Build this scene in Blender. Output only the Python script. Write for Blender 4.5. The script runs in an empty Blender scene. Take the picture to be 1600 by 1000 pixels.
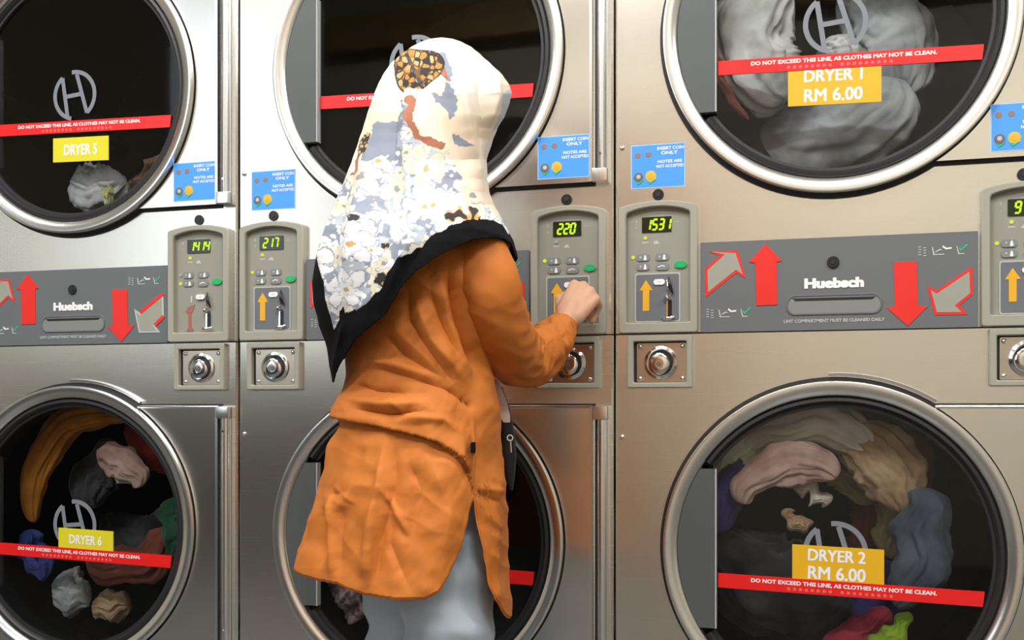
import bpy, bmesh, math, random
from mathutils import Vector, Matrix, noise
from mathutils.geometry import tessellate_polygon
random.seed(7)
R = math.radians
SC = bpy.context.scene
COL = SC.collection

# ------------------------------------------------------------------ camera
TH = R(16.0)
FPX = 1657.0
Z0 = 2.254
CAMH = 0.90
CAMX, CAMY = Z0 * math.sin(TH), -Z0 * math.cos(TH)
cam = bpy.data.cameras.new('camera')
camo = bpy.data.objects.new('camera', cam)
COL.objects.link(camo)
camo.location = (CAMX, CAMY, CAMH)
camo.rotation_euler = (R(90), 0, TH)
cam.sensor_width = 36.0
cam.lens = 36.0 * FPX / 1600.0
cam.shift_y = 0.085
cam.clip_start = 0.05
SC.camera = camo

# ------------------------------------------------------------------ world, light, exposure
SC.view_settings.view_transform = 'Standard'
SC.view_settings.look = 'None'
SC.view_settings.gamma = 1.0
SC.view_settings.exposure = -0.38
SC.view_settings.use_curve_mapping = False
w = bpy.data.worlds.new('world')
SC.world = w
w.use_nodes = True
nt = w.node_tree
bg = nt.nodes['Background']
sky = nt.nodes.new('ShaderNodeTexSky')
sky.sky_type = 'NISHITA'
sky.sun_disc = False
sky.sun_elevation = R(40)
sky.air_density = 1.2
sky.dust_density = 4.0
nt.links.new(sky.outputs[0], bg.inputs[0])
bg.inputs[1].default_value = 0.35


def area(name, loc, rot, sx, sy, power, col=(1, 1, 1)):
    l = bpy.data.lights.new(name, 'AREA')
    l.shape = 'RECTANGLE'
    l.size = sx
    l.size_y = sy
    l.energy = power
    l.color = col
    o = bpy.data.objects.new(name, l)
    COL.objects.link(o)
    o.location = loc
    o.rotation_euler = rot
    return o


WIN = (-3.75, -2.6, 1.25, 3.8)     # shop window opening in the opposite wall: x0, x1, z0, z1
BACKY = -4.3
CEIL = 3.9
LZ = 3.0
LB = 3.75
area('window_daylight', ((WIN[0] + WIN[1]) / 2, BACKY - 0.25, 2.5), (R(90), 0, 0), 1.15, 2.5, 36, (0.93, 0.97, 1.0))
LAMPS = [(-1.6, -1.2), (0.15, -1.2), (1.9, -1.2), (-1.0, -3.0), (1.5, -3.0)]
for i_, (x_, y_) in enumerate(LAMPS):
    area('ceiling_tube_light', (x_, y_, (LZ if i_ < 3 else LB) - 0.12), (0, 0, 0), 1.2, 0.16, 33 if i_ < 3 else 92, (1.0, 0.985, 0.96))

# ------------------------------------------------------------------ materials
MATS = {}


def setp(b, **k):
    for n, v in k.items():
        n = n.replace('_', ' ')
        if n in b.inputs:
            b.inputs[n].default_value = v


def mat(name, col=(.8, .8, .8), rough=.5, metal=0.0, bump=0.0, bscale=200., var=0.0, vscale=8., **k):
    m = bpy.data.materials.new(name)
    m.use_nodes = True
    t = m.node_tree
    b = t.nodes['Principled BSDF']
    c = tuple(col) + (1,)
    setp(b, Base_Color=c, Roughness=rough, Metallic=metal, **k)
    tc = t.nodes.new('ShaderNodeTexCoord')
    if var > 0:
        n = t.nodes.new('ShaderNodeTexNoise')
        n.inputs['Scale'].default_value = vscale
        n.inputs['Detail'].default_value = 4
        t.links.new(tc.outputs['Object'], n.inputs['Vector'])
        mx = t.nodes.new('ShaderNodeMix')
        mx.data_type = 'RGBA'
        mx.inputs[6].default_value = tuple(x * (1 - var) for x in col) + (1,)
        mx.inputs[7].default_value = tuple(min(1, x * (1 + var)) for x in col) + (1,)
        t.links.new(n.outputs['Fac'], mx.inputs[0])
        t.links.new(mx.outputs[2], b.inputs['Base Color'])
    if bump > 0:
        n2 = t.nodes.new('ShaderNodeTexNoise')
        n2.inputs['Scale'].default_value = bscale
        n2.inputs['Detail'].default_value = 3
        t.links.new(tc.outputs['Object'], n2.inputs['Vector'])
        bp = t.nodes.new('ShaderNodeBump')
        bp.inputs['Strength'].default_value = bump
        bp.inputs['Distance'].default_value = 0.002
        t.links.new(n2.outputs['Fac'], bp.inputs['Height'])
        t.links.new(bp.outputs[0], b.inputs['Normal'])
    MATS[name] = m
    return m


def steel(name, col, rough, aniso, wav=0.25):
    m = mat(name, col, rough, 1.0)
    t = m.node_tree
    b = t.nodes['Principled BSDF']
    b.inputs['Anisotropic'].default_value = aniso
    tc = t.nodes.new('ShaderNodeTexCoord')
    tv = t.nodes.new('ShaderNodeCombineXYZ')
    tv.inputs[0].default_value = 1
    tv.inputs[1].default_value = 0.0001
    t.links.new(tv.outputs[0], b.inputs['Tangent'])
    # fine horizontal grain in the roughness
    mp = t.nodes.new('ShaderNodeMapping')
    mp.inputs['Scale'].default_value = (2, 2, 700)
    t.links.new(tc.outputs['Object'], mp.inputs[0])
    n = t.nodes.new('ShaderNodeTexNoise')
    n.inputs['Scale'].default_value = 1
    n.inputs['Detail'].default_value = 3
    t.links.new(mp.outputs[0], n.inputs['Vector'])
    mr = t.nodes.new('ShaderNodeMapRange')
    mr.inputs[3].default_value = rough - 0.012
    mr.inputs[4].default_value = rough + 0.012
    t.links.new(n.outputs['Fac'], mr.inputs[0])
    t.links.new(mr.outputs[0], b.inputs['Roughness'])
    # gentle waviness of the thin sheet
    if wav:
        n2 = t.nodes.new('ShaderNodeTexNoise')
        n2.inputs['Scale'].default_value = 2.2
        n2.inputs['Detail'].default_value = 1.0
        t.links.new(tc.outputs['Object'], n2.inputs['Vector'])
        bp = t.nodes.new('ShaderNodeBump')
        bp.inputs['Strength'].default_value = wav
        bp.inputs['Distance'].default_value = 0.02
        t.links.new(n2.outputs['Fac'], bp.inputs['Height'])
        t.links.new(bp.outputs[0], b.inputs['Normal'])
    return m


def emis(name, col, s):
    m = mat(name, (0.02, 0.02, 0.02), .4)
    b = m.node_tree.nodes['Principled BSDF']
    b.inputs['Emission Color'].default_value = tuple(col) + (1,)
    b.inputs['Emission Strength'].default_value = s
    return m


steel('steel', (.86, .845, .79), .27, .75)
steel('steel_door', (.84, .825, .78), .24, .75)
mat('ring_steel', (.86, .86, .84), .24, 1.0, bump=.05, bscale=60)
mat('chrome', (.82, .82, .82), .12, 1.0)
mat('hinge_chrome', (.86, .87, .88), .25, 1.0)
mat('brass_steel', (.62, .55, .47), .28, 1.0)
mat('seal_black', (.012, .012, .013), .55)
mat('gasket', (.018, .018, .02), .42)
mat('grip_grey', (.085, .095, .097), .5, bump=.05, bscale=600)
mat('panel_grey', (.135, .145, .155), .5, bump=.04, bscale=500)
mat('panel_green', (.29, .29, .245), .48, bump=.04, bscale=500)
mat('frame_green', (.36, .35, .29), .45, bump=.04, bscale=500)
mat('plate_grey', (.145, .155, .175), .45)
mat('outline_grey', (.46, .47, .47), .45)
mat('white_ink', (.86, .87, .88), .5)
mat('soft_ink', (.50, .51, .50), .5)
mat('mid_ink', (.38, .39, .39), .5)
mat('red_tape', (.80, .012, .012), .35)
mat('pale_red', (.90, .28, .26), .5)
mat('arrow_red', (.78, .025, .018), .4)
mat('dull_red', (.36, .13, .09), .55)
mat('arrow_orange', (.80, .42, .02), .45)
mat('arrow_fill', (.33, .33, .28), .5)
mat('yellow_label', (.78, .44, .012), .45)
mat('lemon_label', (.74, .66, .02), .45)
mat('sticker_blue', (.07, .34, .95), .4)
mat('sticker_pale', (.45, .68, .95), .4)
mat('ink_green', (.02, .5, .2), .4)
mat('button_green', (.01, .42, .13), .35)
mat('button_grey', (.22, .23, .23), .45)
mat('ink_brown', (.28, .18, .16), .5)
mat('coin_gold', (.65, .48, .05), .5)
mat('coin_grey', (.13, .13, .14), .5)
mat('display_black', (.012, .016, .006), .2)
mat('black_plastic', (.01, .01, .011), .35)
mat('emblem_grey', (.20, .215, .25), .4)
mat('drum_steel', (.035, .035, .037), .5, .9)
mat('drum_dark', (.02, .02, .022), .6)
emis('digit', (.62, .95, .0), 1.35)
emis('led_yellow', (.70, .85, .02), 1.2)
# thin window glass
m = bpy.data.materials.new('glass')
m.use_nodes = True
t = m.node_tree
t.nodes.clear()
out = t.nodes.new('ShaderNodeOutputMaterial')
mix = t.nodes.new('ShaderNodeMixShader')
tr = t.nodes.new('ShaderNodeBsdfTransparent')
tr.inputs[0].default_value = (.90, .91, .91, 1)
gl = t.nodes.new('ShaderNodeBsdfGlossy')
gl.inputs['Roughness'].default_value = .03
fr = t.nodes.new('ShaderNodeFresnel')
fr.inputs['IOR'].default_value = 1.33
t.links.new(fr.outputs[0], mix.inputs[0])
t.links.new(tr.outputs[0], mix.inputs[1])
t.links.new(gl.outputs[0], mix.inputs[2])
t.links.new(mix.outputs[0], out.inputs[0])
MATS['glass'] = m


# ------------------------------------------------------------------ mesh builder
class MB:
    def __init__(s, *mats):
        s.v, s.f, s.mi = [], [], []
        s.mats = list(mats)

    def m(s, name):
        if name not in s.mats:
            s.mats.append(name)
        return s.mats.index(name)

    def add(s, vs, fs, mt):
        o = len(s.v)
        s.v += [tuple(p) for p in vs]
        k = s.m(mt)
        for f in fs:
            s.f.append([i + o for i in f])
            s.mi.append(k)
        return s

    def box(s, x0, x1, y0, y1, z0, z1, mt, bev=0.0):
        if bev <= 0:
            vs = [(x, y, z) for x in (x0, x1) for y in (y0, y1) for z in (z0, z1)]
            fs = [(0, 1, 3, 2), (4, 6, 7, 5), (0, 4, 5, 1), (2, 3, 7, 6), (0, 2, 6, 4), (1, 5, 7, 3)]
            return s.add(vs, fs, mt)
        bm = bmesh.new()
        bmesh.ops.create_cube(bm, size=1)
        for q in bm.verts:
            q.co = Vector(((x0 + x1) / 2 + q.co.x * (x1 - x0), (y0 + y1) / 2 + q.co.y * (y1 - y0), (z0 + z1) / 2 + q.co.z * (z1 - z0)))
        bmesh.ops.bevel(bm, geom=bm.edges[:], offset=bev, segments=3, profile=.6, affect='EDGES')
        bm.verts.index_update()
        s.add([q.co[:] for q in bm.verts], [[q.index for q in f.verts] for f in bm.faces], mt)
        bm.free()
        return s

    def prism(s, pts, y0, y1, mt, bev=0.0):
        """polygon in the x-z plane, front at y0 (towards the viewer), back at y1"""
        n = len(pts)
        tris = tessellate_polygon([[Vector((p[0], p[1], 0)) for p in pts]])
        fs = [list(q) for q in tris] + [[i + n for i in q] for q in tris]
        vs = [(p[0], y0, p[1]) for p in pts] + [(p[0], y1, p[1]) for p in pts]
        for i in range(n):
            j = (i + 1) % n
            fs.append([i, j, j + n, i + n])
        return s.add(vs, fs, mt)

    def loops(s, loops, mt, closed=True, cap0=False, cap1=False):
        n = len(loops[0])
        vs = [p for l in loops for p in l]
        fs = []
        for k in range(len(loops) - 1):
            for i in range(n if closed else n - 1):
                j = (i + 1) % n
                fs.append([k * n + i, k * n + j, (k + 1) * n + j, (k + 1) * n + i])
        if cap0:
            fs.append(list(range(n)))
        if cap1:
            fs.append([(len(loops) - 1) * n + i for i in range(n)])
        return s.add(vs, fs, mt)

    def lathe(s, prof, cx, cz, mt, a0=0, a1=360, n=96, close=False):
        """profile of (radius, y) turned about the y axis through (cx, cz)"""
        full = abs(a1 - a0) >= 359.9
        N = n if full else n + 1
        vs, fs = [], []
        for i in range(N):
            a = R(a0 + (a1 - a0) * i / n)
            for r, y in prof:
                vs.append((cx + r * math.cos(a), y, cz + r * math.sin(a)))
        k = len(prof)
        for i in range(n):
            j = (i + 1) % N
            for q in range(k if close else k - 1):
                q2 = (q + 1) % k
                fs.append([i * k + q, i * k + q2, j * k + q2, j * k + q])
        if not full and close:
            fs.append(list(range(k)))
            fs.append([n * k + q for q in range(k)])
        return s.add(vs, fs, mt)

    def tube(s, path, rad, mt, n=10, caps=True):
        P = [Vector(p) for p in path]
        L = []
        up = Vector((0.3, 0.2, 1)).normalized()
        for i, p in enumerate(P):
            d = (P[min(i + 1, len(P) - 1)] - P[max(i - 1, 0)]).normalized()
            a = d.cross(up)
            if a.length < 1e-4:
                a = d.cross(Vector((1, 0, 0)))
            a.normalize()
            b = a.cross(d).normalized()
            r = rad[i] if isinstance(rad, (list, tuple)) else rad
            L.append([tuple(p + (a * math.cos(2 * math.pi * q / n) + b * math.sin(2 * math.pi * q / n)) * r) for q in range(n)])
        return s.loops(L, mt, True, caps, caps)

    def text(s, body, x, z, y, h, mt, width=None, align='CENTER', bold=0.0, rot=0.0, italic=0.0, heavy=0.0):
        if heavy:
            for k, (dx_, dz_) in enumerate(((-1, -.6), (1, -.6), (-1, .6), (1, .6))):
                s.text(body, x + dx_ * heavy, z + dz_ * heavy, y - k * 2e-5, h, mt, width, align, bold, rot, italic)
            return s
        cu = bpy.data.curves.new('lettering', 'FONT')
        cu.body = body
        cu.size = 1
        cu.offset = bold
        cu.resolution_u = 3
        cu.shear = italic
        ob = bpy.data.objects.new('lettering', cu)
        COL.objects.link(ob)
        dg = bpy.context.evaluated_depsgraph_get()
        dg.update()
        me = bpy.data.meshes.new_from_object(ob.evaluated_get(dg))
        xs = [q.co.x for q in me.vertices]
        ys = [q.co.y for q in me.vertices]
        if xs:
            x0, x1, y0, y1 = min(xs), max(xs), min(ys), max(ys)
            sc = h / 0.73
            sx = sc if width is None else width / (x1 - x0)
            c, sn = math.cos(rot), math.sin(rot)
            vs = []
            for q in me.vertices:
                u = (q.co.x - (x0 + x1) / 2) * sx if align == 'CENTER' else (q.co.x - x0) * sx
                v_ = (q.co.y - 0.36) * sc
                vs.append((x + u * c - v_ * sn, y, z + u * sn + v_ * c))
            s.add(vs, [list(p.vertices) for p in me.polygons], mt)
        bpy.data.objects.remove(ob)
        bpy.data.curves.remove(cu)
        bpy.data.meshes.remove(me)
        return s

    def build(s, name, parent=None, smooth=35, recalc=True):
        me = bpy.data.meshes.new(name)
        me.from_pydata(s.v, [], s.f)
        for mn in s.mats:
            me.materials.append(MATS[mn])
        for p, k in zip(me.polygons, s.mi):
            p.material_index = k
        if recalc:
            bm = bmesh.new()
            bm.from_mesh(me)
            bmesh.ops.remove_doubles(bm, verts=bm.verts, dist=1e-6)
            bmesh.ops.recalc_face_normals(bm, faces=bm.faces)
            bm.to_mesh(me)
            bm.free()
        for p in me.polygons:
            p.use_smooth = True
        me.set_sharp_from_angle(angle=R(smooth))
        o = bpy.data.objects.new(name, me)
        COL.objects.link(o)
        if parent:
            o.parent = parent
        return o


def empty(name, loc, rz=0.0):
    o = bpy.data.objects.new(name, None)
    o.empty_display_size = .1
    COL.objects.link(o)
    o.location = loc
    o.rotation_euler = (0, 0, rz)
    return o


def tag(o, label=None, cat=None, group=None, kind=None):
    if label:
        o['label'] = label
    if cat:
        o['category'] = cat
    if group:
        o['group'] = group
    if kind:
        o['kind'] = kind
    return o


def rrect(x0, x1, z0, z1, r, n=5):
    pts = []
    for cx, cz, a in ((x1 - r, z0 + r, -90), (x1 - r, z1 - r, 0), (x0 + r, z1 - r, 90), (x0 + r, z0 + r, 180)):
        for i in range(n + 1):
            q = R(a + 90 * i / n)
            pts.append((cx + r * math.cos(q), cz + r * math.sin(q)))
    return pts


def arch(x0, x1, z0, z1, rise, r, n=20):
    """rectangle with a gently arched top"""
    pts = []
    for i in range(5):
        q = R(180 + 90 * i / 4)
        pts.append((x0 + r + r * math.cos(q), z0 + r + r * math.sin(q)))
    for i in range(5):
        q = R(-90 + 90 * i / 4)
        pts.append((x1 - r + r * math.cos(q), z0 + r + r * math.sin(q)))
    for i in range(n + 1):
        t_ = i / n
        x = x1 + (x0 - x1) * t_
        e = 2 * t_ - 1
        zc = z1 + rise * (1 - e * e)
        if i in (0, n):
            zc -= 0.004
        if i in (1, n - 1):
            x = x1 - 0.003 if i == 1 else x0 + 0.003
            zc = z1 + rise * .05
        pts.append((x, zc))
    return pts


def grow(pts, d):
    cx = (min(p[0] for p in pts) + max(p[0] for p in pts)) / 2
    cz = (min(p[1] for p in pts) + max(p[1] for p in pts)) / 2
    hx = (max(p[0] for p in pts) - min(p[0] for p in pts)) / 2
    hz = (max(p[1] for p in pts) - min(p[1] for p in pts)) / 2
    return [(cx + (p[0] - cx) * (hx + d) / hx, cz + (p[1] - cz) * (hz + d) / hz) for p in pts]


def frame_loops(mb, outer, inner, yb, yf, yr, mt, c=0.0015):
    def L(p, y):
        return [(q[0], y, q[1]) for q in p]
    mb.loops([L(outer, yb), L(outer, yf + c), L(grow(outer, -c), yf), L(grow(inner, c), yf), L(inner, yf + c), L(inner, yr)], mt)


def disc(mb, cx, cz, r, y0, y1, mt, n=28, dome=0.0):
    prof = [(0.00001, y0 - dome), (r * .6, y0 - dome * .7), (r * .92, y0 - dome * .1), (r, y0 + (y1 - y0) * .3), (r, y1)]
    mb.lathe(prof, cx, cz, mt, n=n)


# ------------------------------------------------------------------ the room
MW, MHT, MD = 0.8743, 2.20, 0.75
mat('floor_tile', (.10, .095, .09), .3, var=.15, vscale=3)
mat('wall_cream', (.66, .61, .51), .75, var=.06, vscale=2)
mat('wall_white', (.78, .77, .74), .75, var=.04, vscale=2)
mat('ceiling_white', (.80, .80, .78), .8)
mat('wood_beam', (.42, .27, .10), .5, var=.3, vscale=12)
mat('wood_orange', (.70, .27, .05), .45, var=.2, vscale=9)
mat('dark_panel', (.05, .055, .065), .5)
mat('window_frame', (.75, .76, .76), .4)
mat('lamp_body', (.8, .8, .8), .4)
emis('lamp_tube', (1.0, .98, .94), 9.0)
XL, XR = -5.2, 4.6


def struct(name, mb, **k):
    o = mb.build(name, **k)
    o['kind'] = 'structure'
    return o


struct('floor', MB().box(XL, XR, BACKY, MD + .1, -.1, 0, 'floor_tile'))
struct('ceiling', MB().box(XL, XR, BACKY, MD + .1, CEIL, CEIL + .1, 'ceiling_white'))
struct('wall_behind_dryers', MB().box(XL, XR, MD + .1, MD + .2, 0, CEIL, 'wall_cream'))
struct('wall_left', MB().box(XL - .1, XL, BACKY, MD + .1, 0, CEIL, 'wall_cream'))
struct('wall_right', MB().box(XR, XR + .1, BACKY, MD + .1, 0, CEIL, 'wall_cream'))
b = MB()
b.box(XL, WIN[0], BACKY - .1, BACKY, 0, CEIL, 'wall_cream')
b.box(WIN[1], XR, BACKY - .1, BACKY, 0, CEIL, 'wall_cream')
b.box(WIN[0], WIN[1], BACKY - .1, BACKY, 0, WIN[2], 'wall_cream')
b.box(WIN[0], WIN[1], BACKY - .1, BACKY, WIN[3], CEIL, 'wall_cream')
struct('wall_opposite', b)
b = MB()
for x in (WIN[0], (WIN[0] + WIN[1]) / 2 - .02, WIN[1] - .05):
    b.box(x, x + .05, BACKY - .08, BACKY + .02, WIN[2], WIN[3], 'window_frame')
for z in (WIN[2], WIN[3] - .05):
    b.box(WIN[0], WIN[1], BACKY - .08, BACKY + .02, z, z + .05, 'window_frame')
struct('window_1', b)
struct('trim_1', MB().box(-2.45, XR, BACKY, BACKY + .14, 3.22, 3.44, 'wood_beam'))
struct('trim_2', MB().box(-.40, -.02, BACKY, BACKY + .16, 0, 2.72, 'wood_orange'))
struct('trim_3', MB().box(-1.6, -.42, BACKY, BACKY + .05, 0, 2.72, 'dark_panel'))
struct('dark_reflection_block', MB().box(-4.6, -.5, BACKY + .05, BACKY + .7, 0, 1.2, 'dark_panel'))  # unseen dark block, added so the lower left steel reflects something dark
for (x, y), lb in zip(LAMPS, ('over the left dryer', 'over the middle dryer', 'over the right dryer', 'at the back of the shop, left', 'at the back of the shop, right')):
    hz_ = LZ if y > -2 else LB
    e = empty('ceiling_light', (x, y, hz_))
    MB().box(-.64, .64, -.10, .10, -.06, 0, 'lamp_body', .006).build('lamp_housing', e)
    MB().tube([(-.6, 0, -.085), (.6, 0, -.085)], .018, 'lamp_tube', 12).build('lamp_tube', e)
    for q in (-.5, .5):
        MB().tube([(q, 0, 0), (q, 0, CEIL - hz_)], .006, 'lamp_body', 8).build('suspension_rod', e)
    tag(e, 'hanging white batten lamp ' + lb, 'ceiling light', 'hanging batten lamps')

# ------------------------------------------------------------------ the stacked dryers
CU = MW / 2
DOORZ = {'low': 0.617, 'up': 1.649}
RR = 0.333
SEGS = {'0': 'abcdef', '1': 'bc', '2': 'abged', '3': 'abgcd', '4': 'fgbc', '5': 'afgcd', '6': 'afgedc', '7': 'abc', '8': 'abcdefg', '9': 'abcdfg'}


def seven(mb, ch, x, z, wd, h, y, mt):
    t_ = h * .19

    def seg(a, b_):
        dx, dz = b_[0] - a[0], b_[1] - a[1]
        L_ = math.hypot(dx, dz)
        nx, nz = -dz / L_ * t_ / 2, dx / L_ * t_ / 2
        a2 = (a[0] + dx * .06, a[1] + dz * .06)
        b2 = (b_[0] - dx * .06, b_[1] - dz * .06)
        q = [(a2[0] + nx, a2[1] + nz), (b2[0] + nx, b2[1] + nz), (b2[0] - nx, b2[1] - nz), (a2[0] - nx, a2[1] - nz)]
        mb.prism([(x + p[0] + p[1] * .16, z + p[1]) for p in q], y, y + .0006, mt)
    P = {'a': ((0, h), (wd, h)), 'b': ((wd, h), (wd, h / 2)), 'c': ((wd, h / 2), (wd, 0)), 'd': ((0, 0), (wd, 0)), 'e': ((0, 0), (0, h / 2)), 'f': ((0, h / 2), (0, h)), 'g': ((0, h / 2), (wd, h / 2))}
    for c in SEGS.get(ch, ''):
        seg(*P[c])


def plate_with_hole(mb, x0, x1, z0, z1, cx, cz, r, y, mt, n=96):
    """flat sheet with a round hole, its rim turned inward"""
    inner, outer = [], []
    angs = sorted(set([2 * math.pi * i / n for i in range(n)] + [math.atan2(z - cz, x - cx) % (2 * math.pi) for x in (x0, x1) for z in (z0, z1)]))
    for a in angs:
        c, s = math.cos(a), math.sin(a)
        tx = ((x1 if c > 0 else x0) - cx) / c if abs(c) > 1e-9 else 1e9
        tz = ((z1 if s > 0 else z0) - cz) / s if abs(s) > 1e-9 else 1e9
        d = min(tx, tz)
        inner.append((cx + r * c, cz + r * s))
        outer.append((cx + d * c, cz + d * s))
    mb.loops([[(p[0], y, p[1]) for p in outer], [(p[0], y, p[1]) for p in inner], [(p[0], y + .03, p[1]) for p in inner]], mt)


def make_cabinet(root):
    b = MB()
    g = .0022
    x0, x1 = g, MW - g
    zt, zb, zm = MHT, .03, 1.05
    e = .004
    plate_with_hole(b, x0 + e, x1 - e, zb + e, zm - .0015, CU, DOORZ['low'], .315, 0, 'steel')
    plate_with_hole(b, x0 + e, x1 - e, zm + .0015, zt - e, CU, DOORZ['up'], .315, 0, 'steel')
    b.box(x0 + e, x1 - e, .001, .004, zm - .0015, zm + .0015, 'seal_black')
    for (za, zc) in ((zb, zm - .0015), (zm + .0015, zt)):
        b.add([(x0, e, za), (x0 + e, 0, za), (x0 + e, 0, zc), (x0, e, zc)], [(0, 1, 2, 3)], 'steel')
        b.add([(x1, e, za), (x1 - e, 0, za), (x1 - e, 0, zc), (x1, e, zc)], [(0, 1, 2, 3)], 'steel')
    b.add([(x0, e, zb), (x0, MD, zb), (x0, MD, zt), (x0, e, zt)], [(0, 1, 2, 3)], 'steel')
    b.add([(x1, e, zb), (x1, MD, zb), (x1, MD, zt), (x1, e, zt)], [(0, 1, 2, 3)], 'steel')
    b.add([(x0, MD, zb), (x1, MD, zb), (x1, MD, zt), (x0, MD, zt)], [(0, 1, 2, 3)], 'steel')
    b.add([(x0, 0, zt), (x1, 0, zt), (x1, MD, zt), (x0, MD, zt)], [(0, 1, 2, 3)], 'steel')
    b.box(x0 + .02, x1 - .02, .03, MD - .02, 0, zb, 'seal_black')
    b.build('cabinet', root, recalc=False)
    for k in ('low', 'up'):
        d = MB()
        cz = DOORZ[k]
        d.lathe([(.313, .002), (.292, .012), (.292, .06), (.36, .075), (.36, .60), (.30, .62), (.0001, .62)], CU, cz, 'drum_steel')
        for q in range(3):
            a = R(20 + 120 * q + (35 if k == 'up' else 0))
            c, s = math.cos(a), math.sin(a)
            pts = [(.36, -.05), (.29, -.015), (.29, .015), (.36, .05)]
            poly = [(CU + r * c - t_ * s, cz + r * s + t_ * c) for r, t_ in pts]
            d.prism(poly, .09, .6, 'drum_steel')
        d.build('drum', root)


HALF = .283
CH = -.229


def make_door(root, which, spec):
    cz = DOORZ[which]
    dr = empty('door', (CU, 0, cz))
    dr.parent = root
    # sheet beside the ring, running to the hinge
    r = .337
    a1 = math.degrees(math.asin(HALF / r))
    arc = [(r * math.cos(R(a1 - 2 * a1 * i / 40)), r * math.sin(R(a1 - 2 * a1 * i / 40))) for i in range(41)]
    poly = arc + [(.388, -HALF), (.388, HALF)]
    b = MB()
    b.prism(poly, -.014, 0, 'steel_door')
    b.prism([(.388, -HALF), (.394, -HALF), (.394, HALF), (.388, HALF)], -.0175, 0, 'hinge_chrome')
    zz = HALF if which == 'low' else -HALF
    if which == 'low':
        b.tube([(arc[0][0] - .002, -.0135, HALF + .0005), (.394, -.0135, HALF + .0005)], .0034, 'chrome', 12)
    b.build('door_panel', dr)
    b = MB()
    b.lathe([(.3155, -.004), (.342, -.004), (.342, 0), (.3155, 0)], 0, 0, 'seal_black', close=True)
    b.box(.10, .398, -.003, 0, zz - .007, zz + .007, 'seal_black')
    b.build('door_seal', dr)
    if which == 'low':
        b = MB()
        b.lathe([(.344, 0), (.344, -.010), (.349, -.011), (.351, 0)], 0, 0, 'hinge_chrome', 58, 92, 24, True)
        b.build('rim_collar', dr)
    b = MB()
    b.lathe([(.326, 0), (.333, -.003), (.3335, -.026), (.3325, -.0292), (.3295, -.0302), (.318, -.0272), (.3085, -.0235), (.3050, -.0195), (.3035, -.006), (.3035, 0)], 0, 0, 'ring_steel', n=160)
    b.build('door_ring', dr, smooth=50)
    a2 = 145.0
    b = MB()
    b.lathe([(.3045, 0), (.3045, -.013), (.301, -.018), (.295, -.019), (.290, -.014), (.2885, -.009), (.283, -.0085), (.282, 0)], 0, 0, 'gasket', -a2, a2, 120, True)
    b.build('gasket', dr, smooth=45)
    aa = math.acos(CH / .285)
    pts = [(.285 * math.cos(-aa + 2 * aa * i / 90), .285 * math.sin(-aa + 2 * aa * i / 90)) for i in range(91)]
    MB().prism(pts, -.006, -.002, 'glass').build('window_glass', dr)
    # grey grip panel closing the left side of the ring
    ri = .3045
    hz = .159
    ab = 180 - math.degrees(math.asin(hz / ri))
    arcp = [(ri * math.cos(R(ab + (360 - 2 * ab) * i / 30)), ri * math.sin(R(ab + (360 - 2 * ab) * i / 30))) for i in range(31)]
    b = MB()
    b.prism(arcp + [(CH, -hz), (CH, hz)], -.0195, -.001, 'grip_grey')
    b.prism([(CH - .001, -hz), (CH + .0015, -hz), (CH + .0015, hz), (CH - .001, hz)], -.021, -.001, 'outline_grey')  # paler strip paints in the highlight along the panel's straight edge
    b.build('grip_panel', dr)
    # hinge
    b = MB()
    sg = 1 if which == 'low' else -1
    b.box(.398, .403, -.006, 0, -HALF, HALF, 'seal_black')
    b.tube([(.414, -.013, -HALF + .02), (.414, -.013, HALF - .02)], .0105, 'hinge_chrome', 16)
    b.box(.403, .426, -.012, 0, -HALF + .02, HALF - .02, 'hinge_chrome')
    for q in (-1, 1):
        za, zb_ = sorted((q * (HALF + .002), q * (HALF - .026)))
        b.box(.394, .427, -.026, 0, za, zb_, 'hinge_chrome', .003)
    for zq in (HALF - .055, -HALF + .055):
        disc(b, .412, zq, .003, -.0245, -.02, 'chrome', 12)
    b.build('hinge', dr)
    # emblem on the glass
    b = MB()
    yb_, ye = -.0068, -.0060
    yo = [0.0]

    def thick(path, wd):
        Lf, Rt = [], []
        for i, a in enumerate(path):
            p_, q_ = path[max(i - 1, 0)], path[min(i + 1, len(path) - 1)]
            dx, dz = q_[0] - p_[0], q_[1] - p_[1]
            L_ = math.hypot(dx, dz) + 1e-9
            Lf.append((a[0] - dz / L_ * wd / 2, a[1] + dx / L_ * wd / 2))
            Rt.append((a[0] + dz / L_ * wd / 2, a[1] - dx / L_ * wd / 2))
        yo[0] -= .00012
        b.prism(Lf + Rt[::-1], yb_ + yo[0], ye, 'emblem_grey')
    re = .056
    la = [(re * math.cos(R(a)), re * math.sin(R(a))) for a in range(128, 262, 6)]
    ra = [(re * math.cos(R(a)), re * math.sin(R(a))) for a in range(-52, 100, 6)]
    thick(la, .0098)
    thick([la[0], (-.020, -.052)], .0098)
    thick(ra, .0098)
    thick([ra[0], (.006, .050)], .0098)
    thick([(-.026, -.002), (.019, .002)], .0098)
    b.build('brand_emblem', dr)
    # red warning tape
    zl, zr = (-.064, -.078) if which == 'low' else (-.070, -.082)
    hh = .0142
    xl_ = CH + .004
    zre = zr
    xr_ = math.sqrt(.283 ** 2 - (zre) ** 2) - .004
    sl = (zr - zl) / .49
    b = MB()
    b.prism([(xl_, zl - hh), (xr_ - .003, zl + sl * (xr_ - xl_) - hh), (xr_, zl + sl * (xr_ - xl_) + hh), (xl_, zl + hh)], -.0096, -.0062, 'red_tape')
    b.text('DO NOT EXCEED THIS LINE, AS CLOTHES MAY NOT BE CLEAN.', .012, zl + sl * .24 + .0052, -.0100, .0075, 'white_ink', width=.345, bold=.035, rot=sl)
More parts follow.
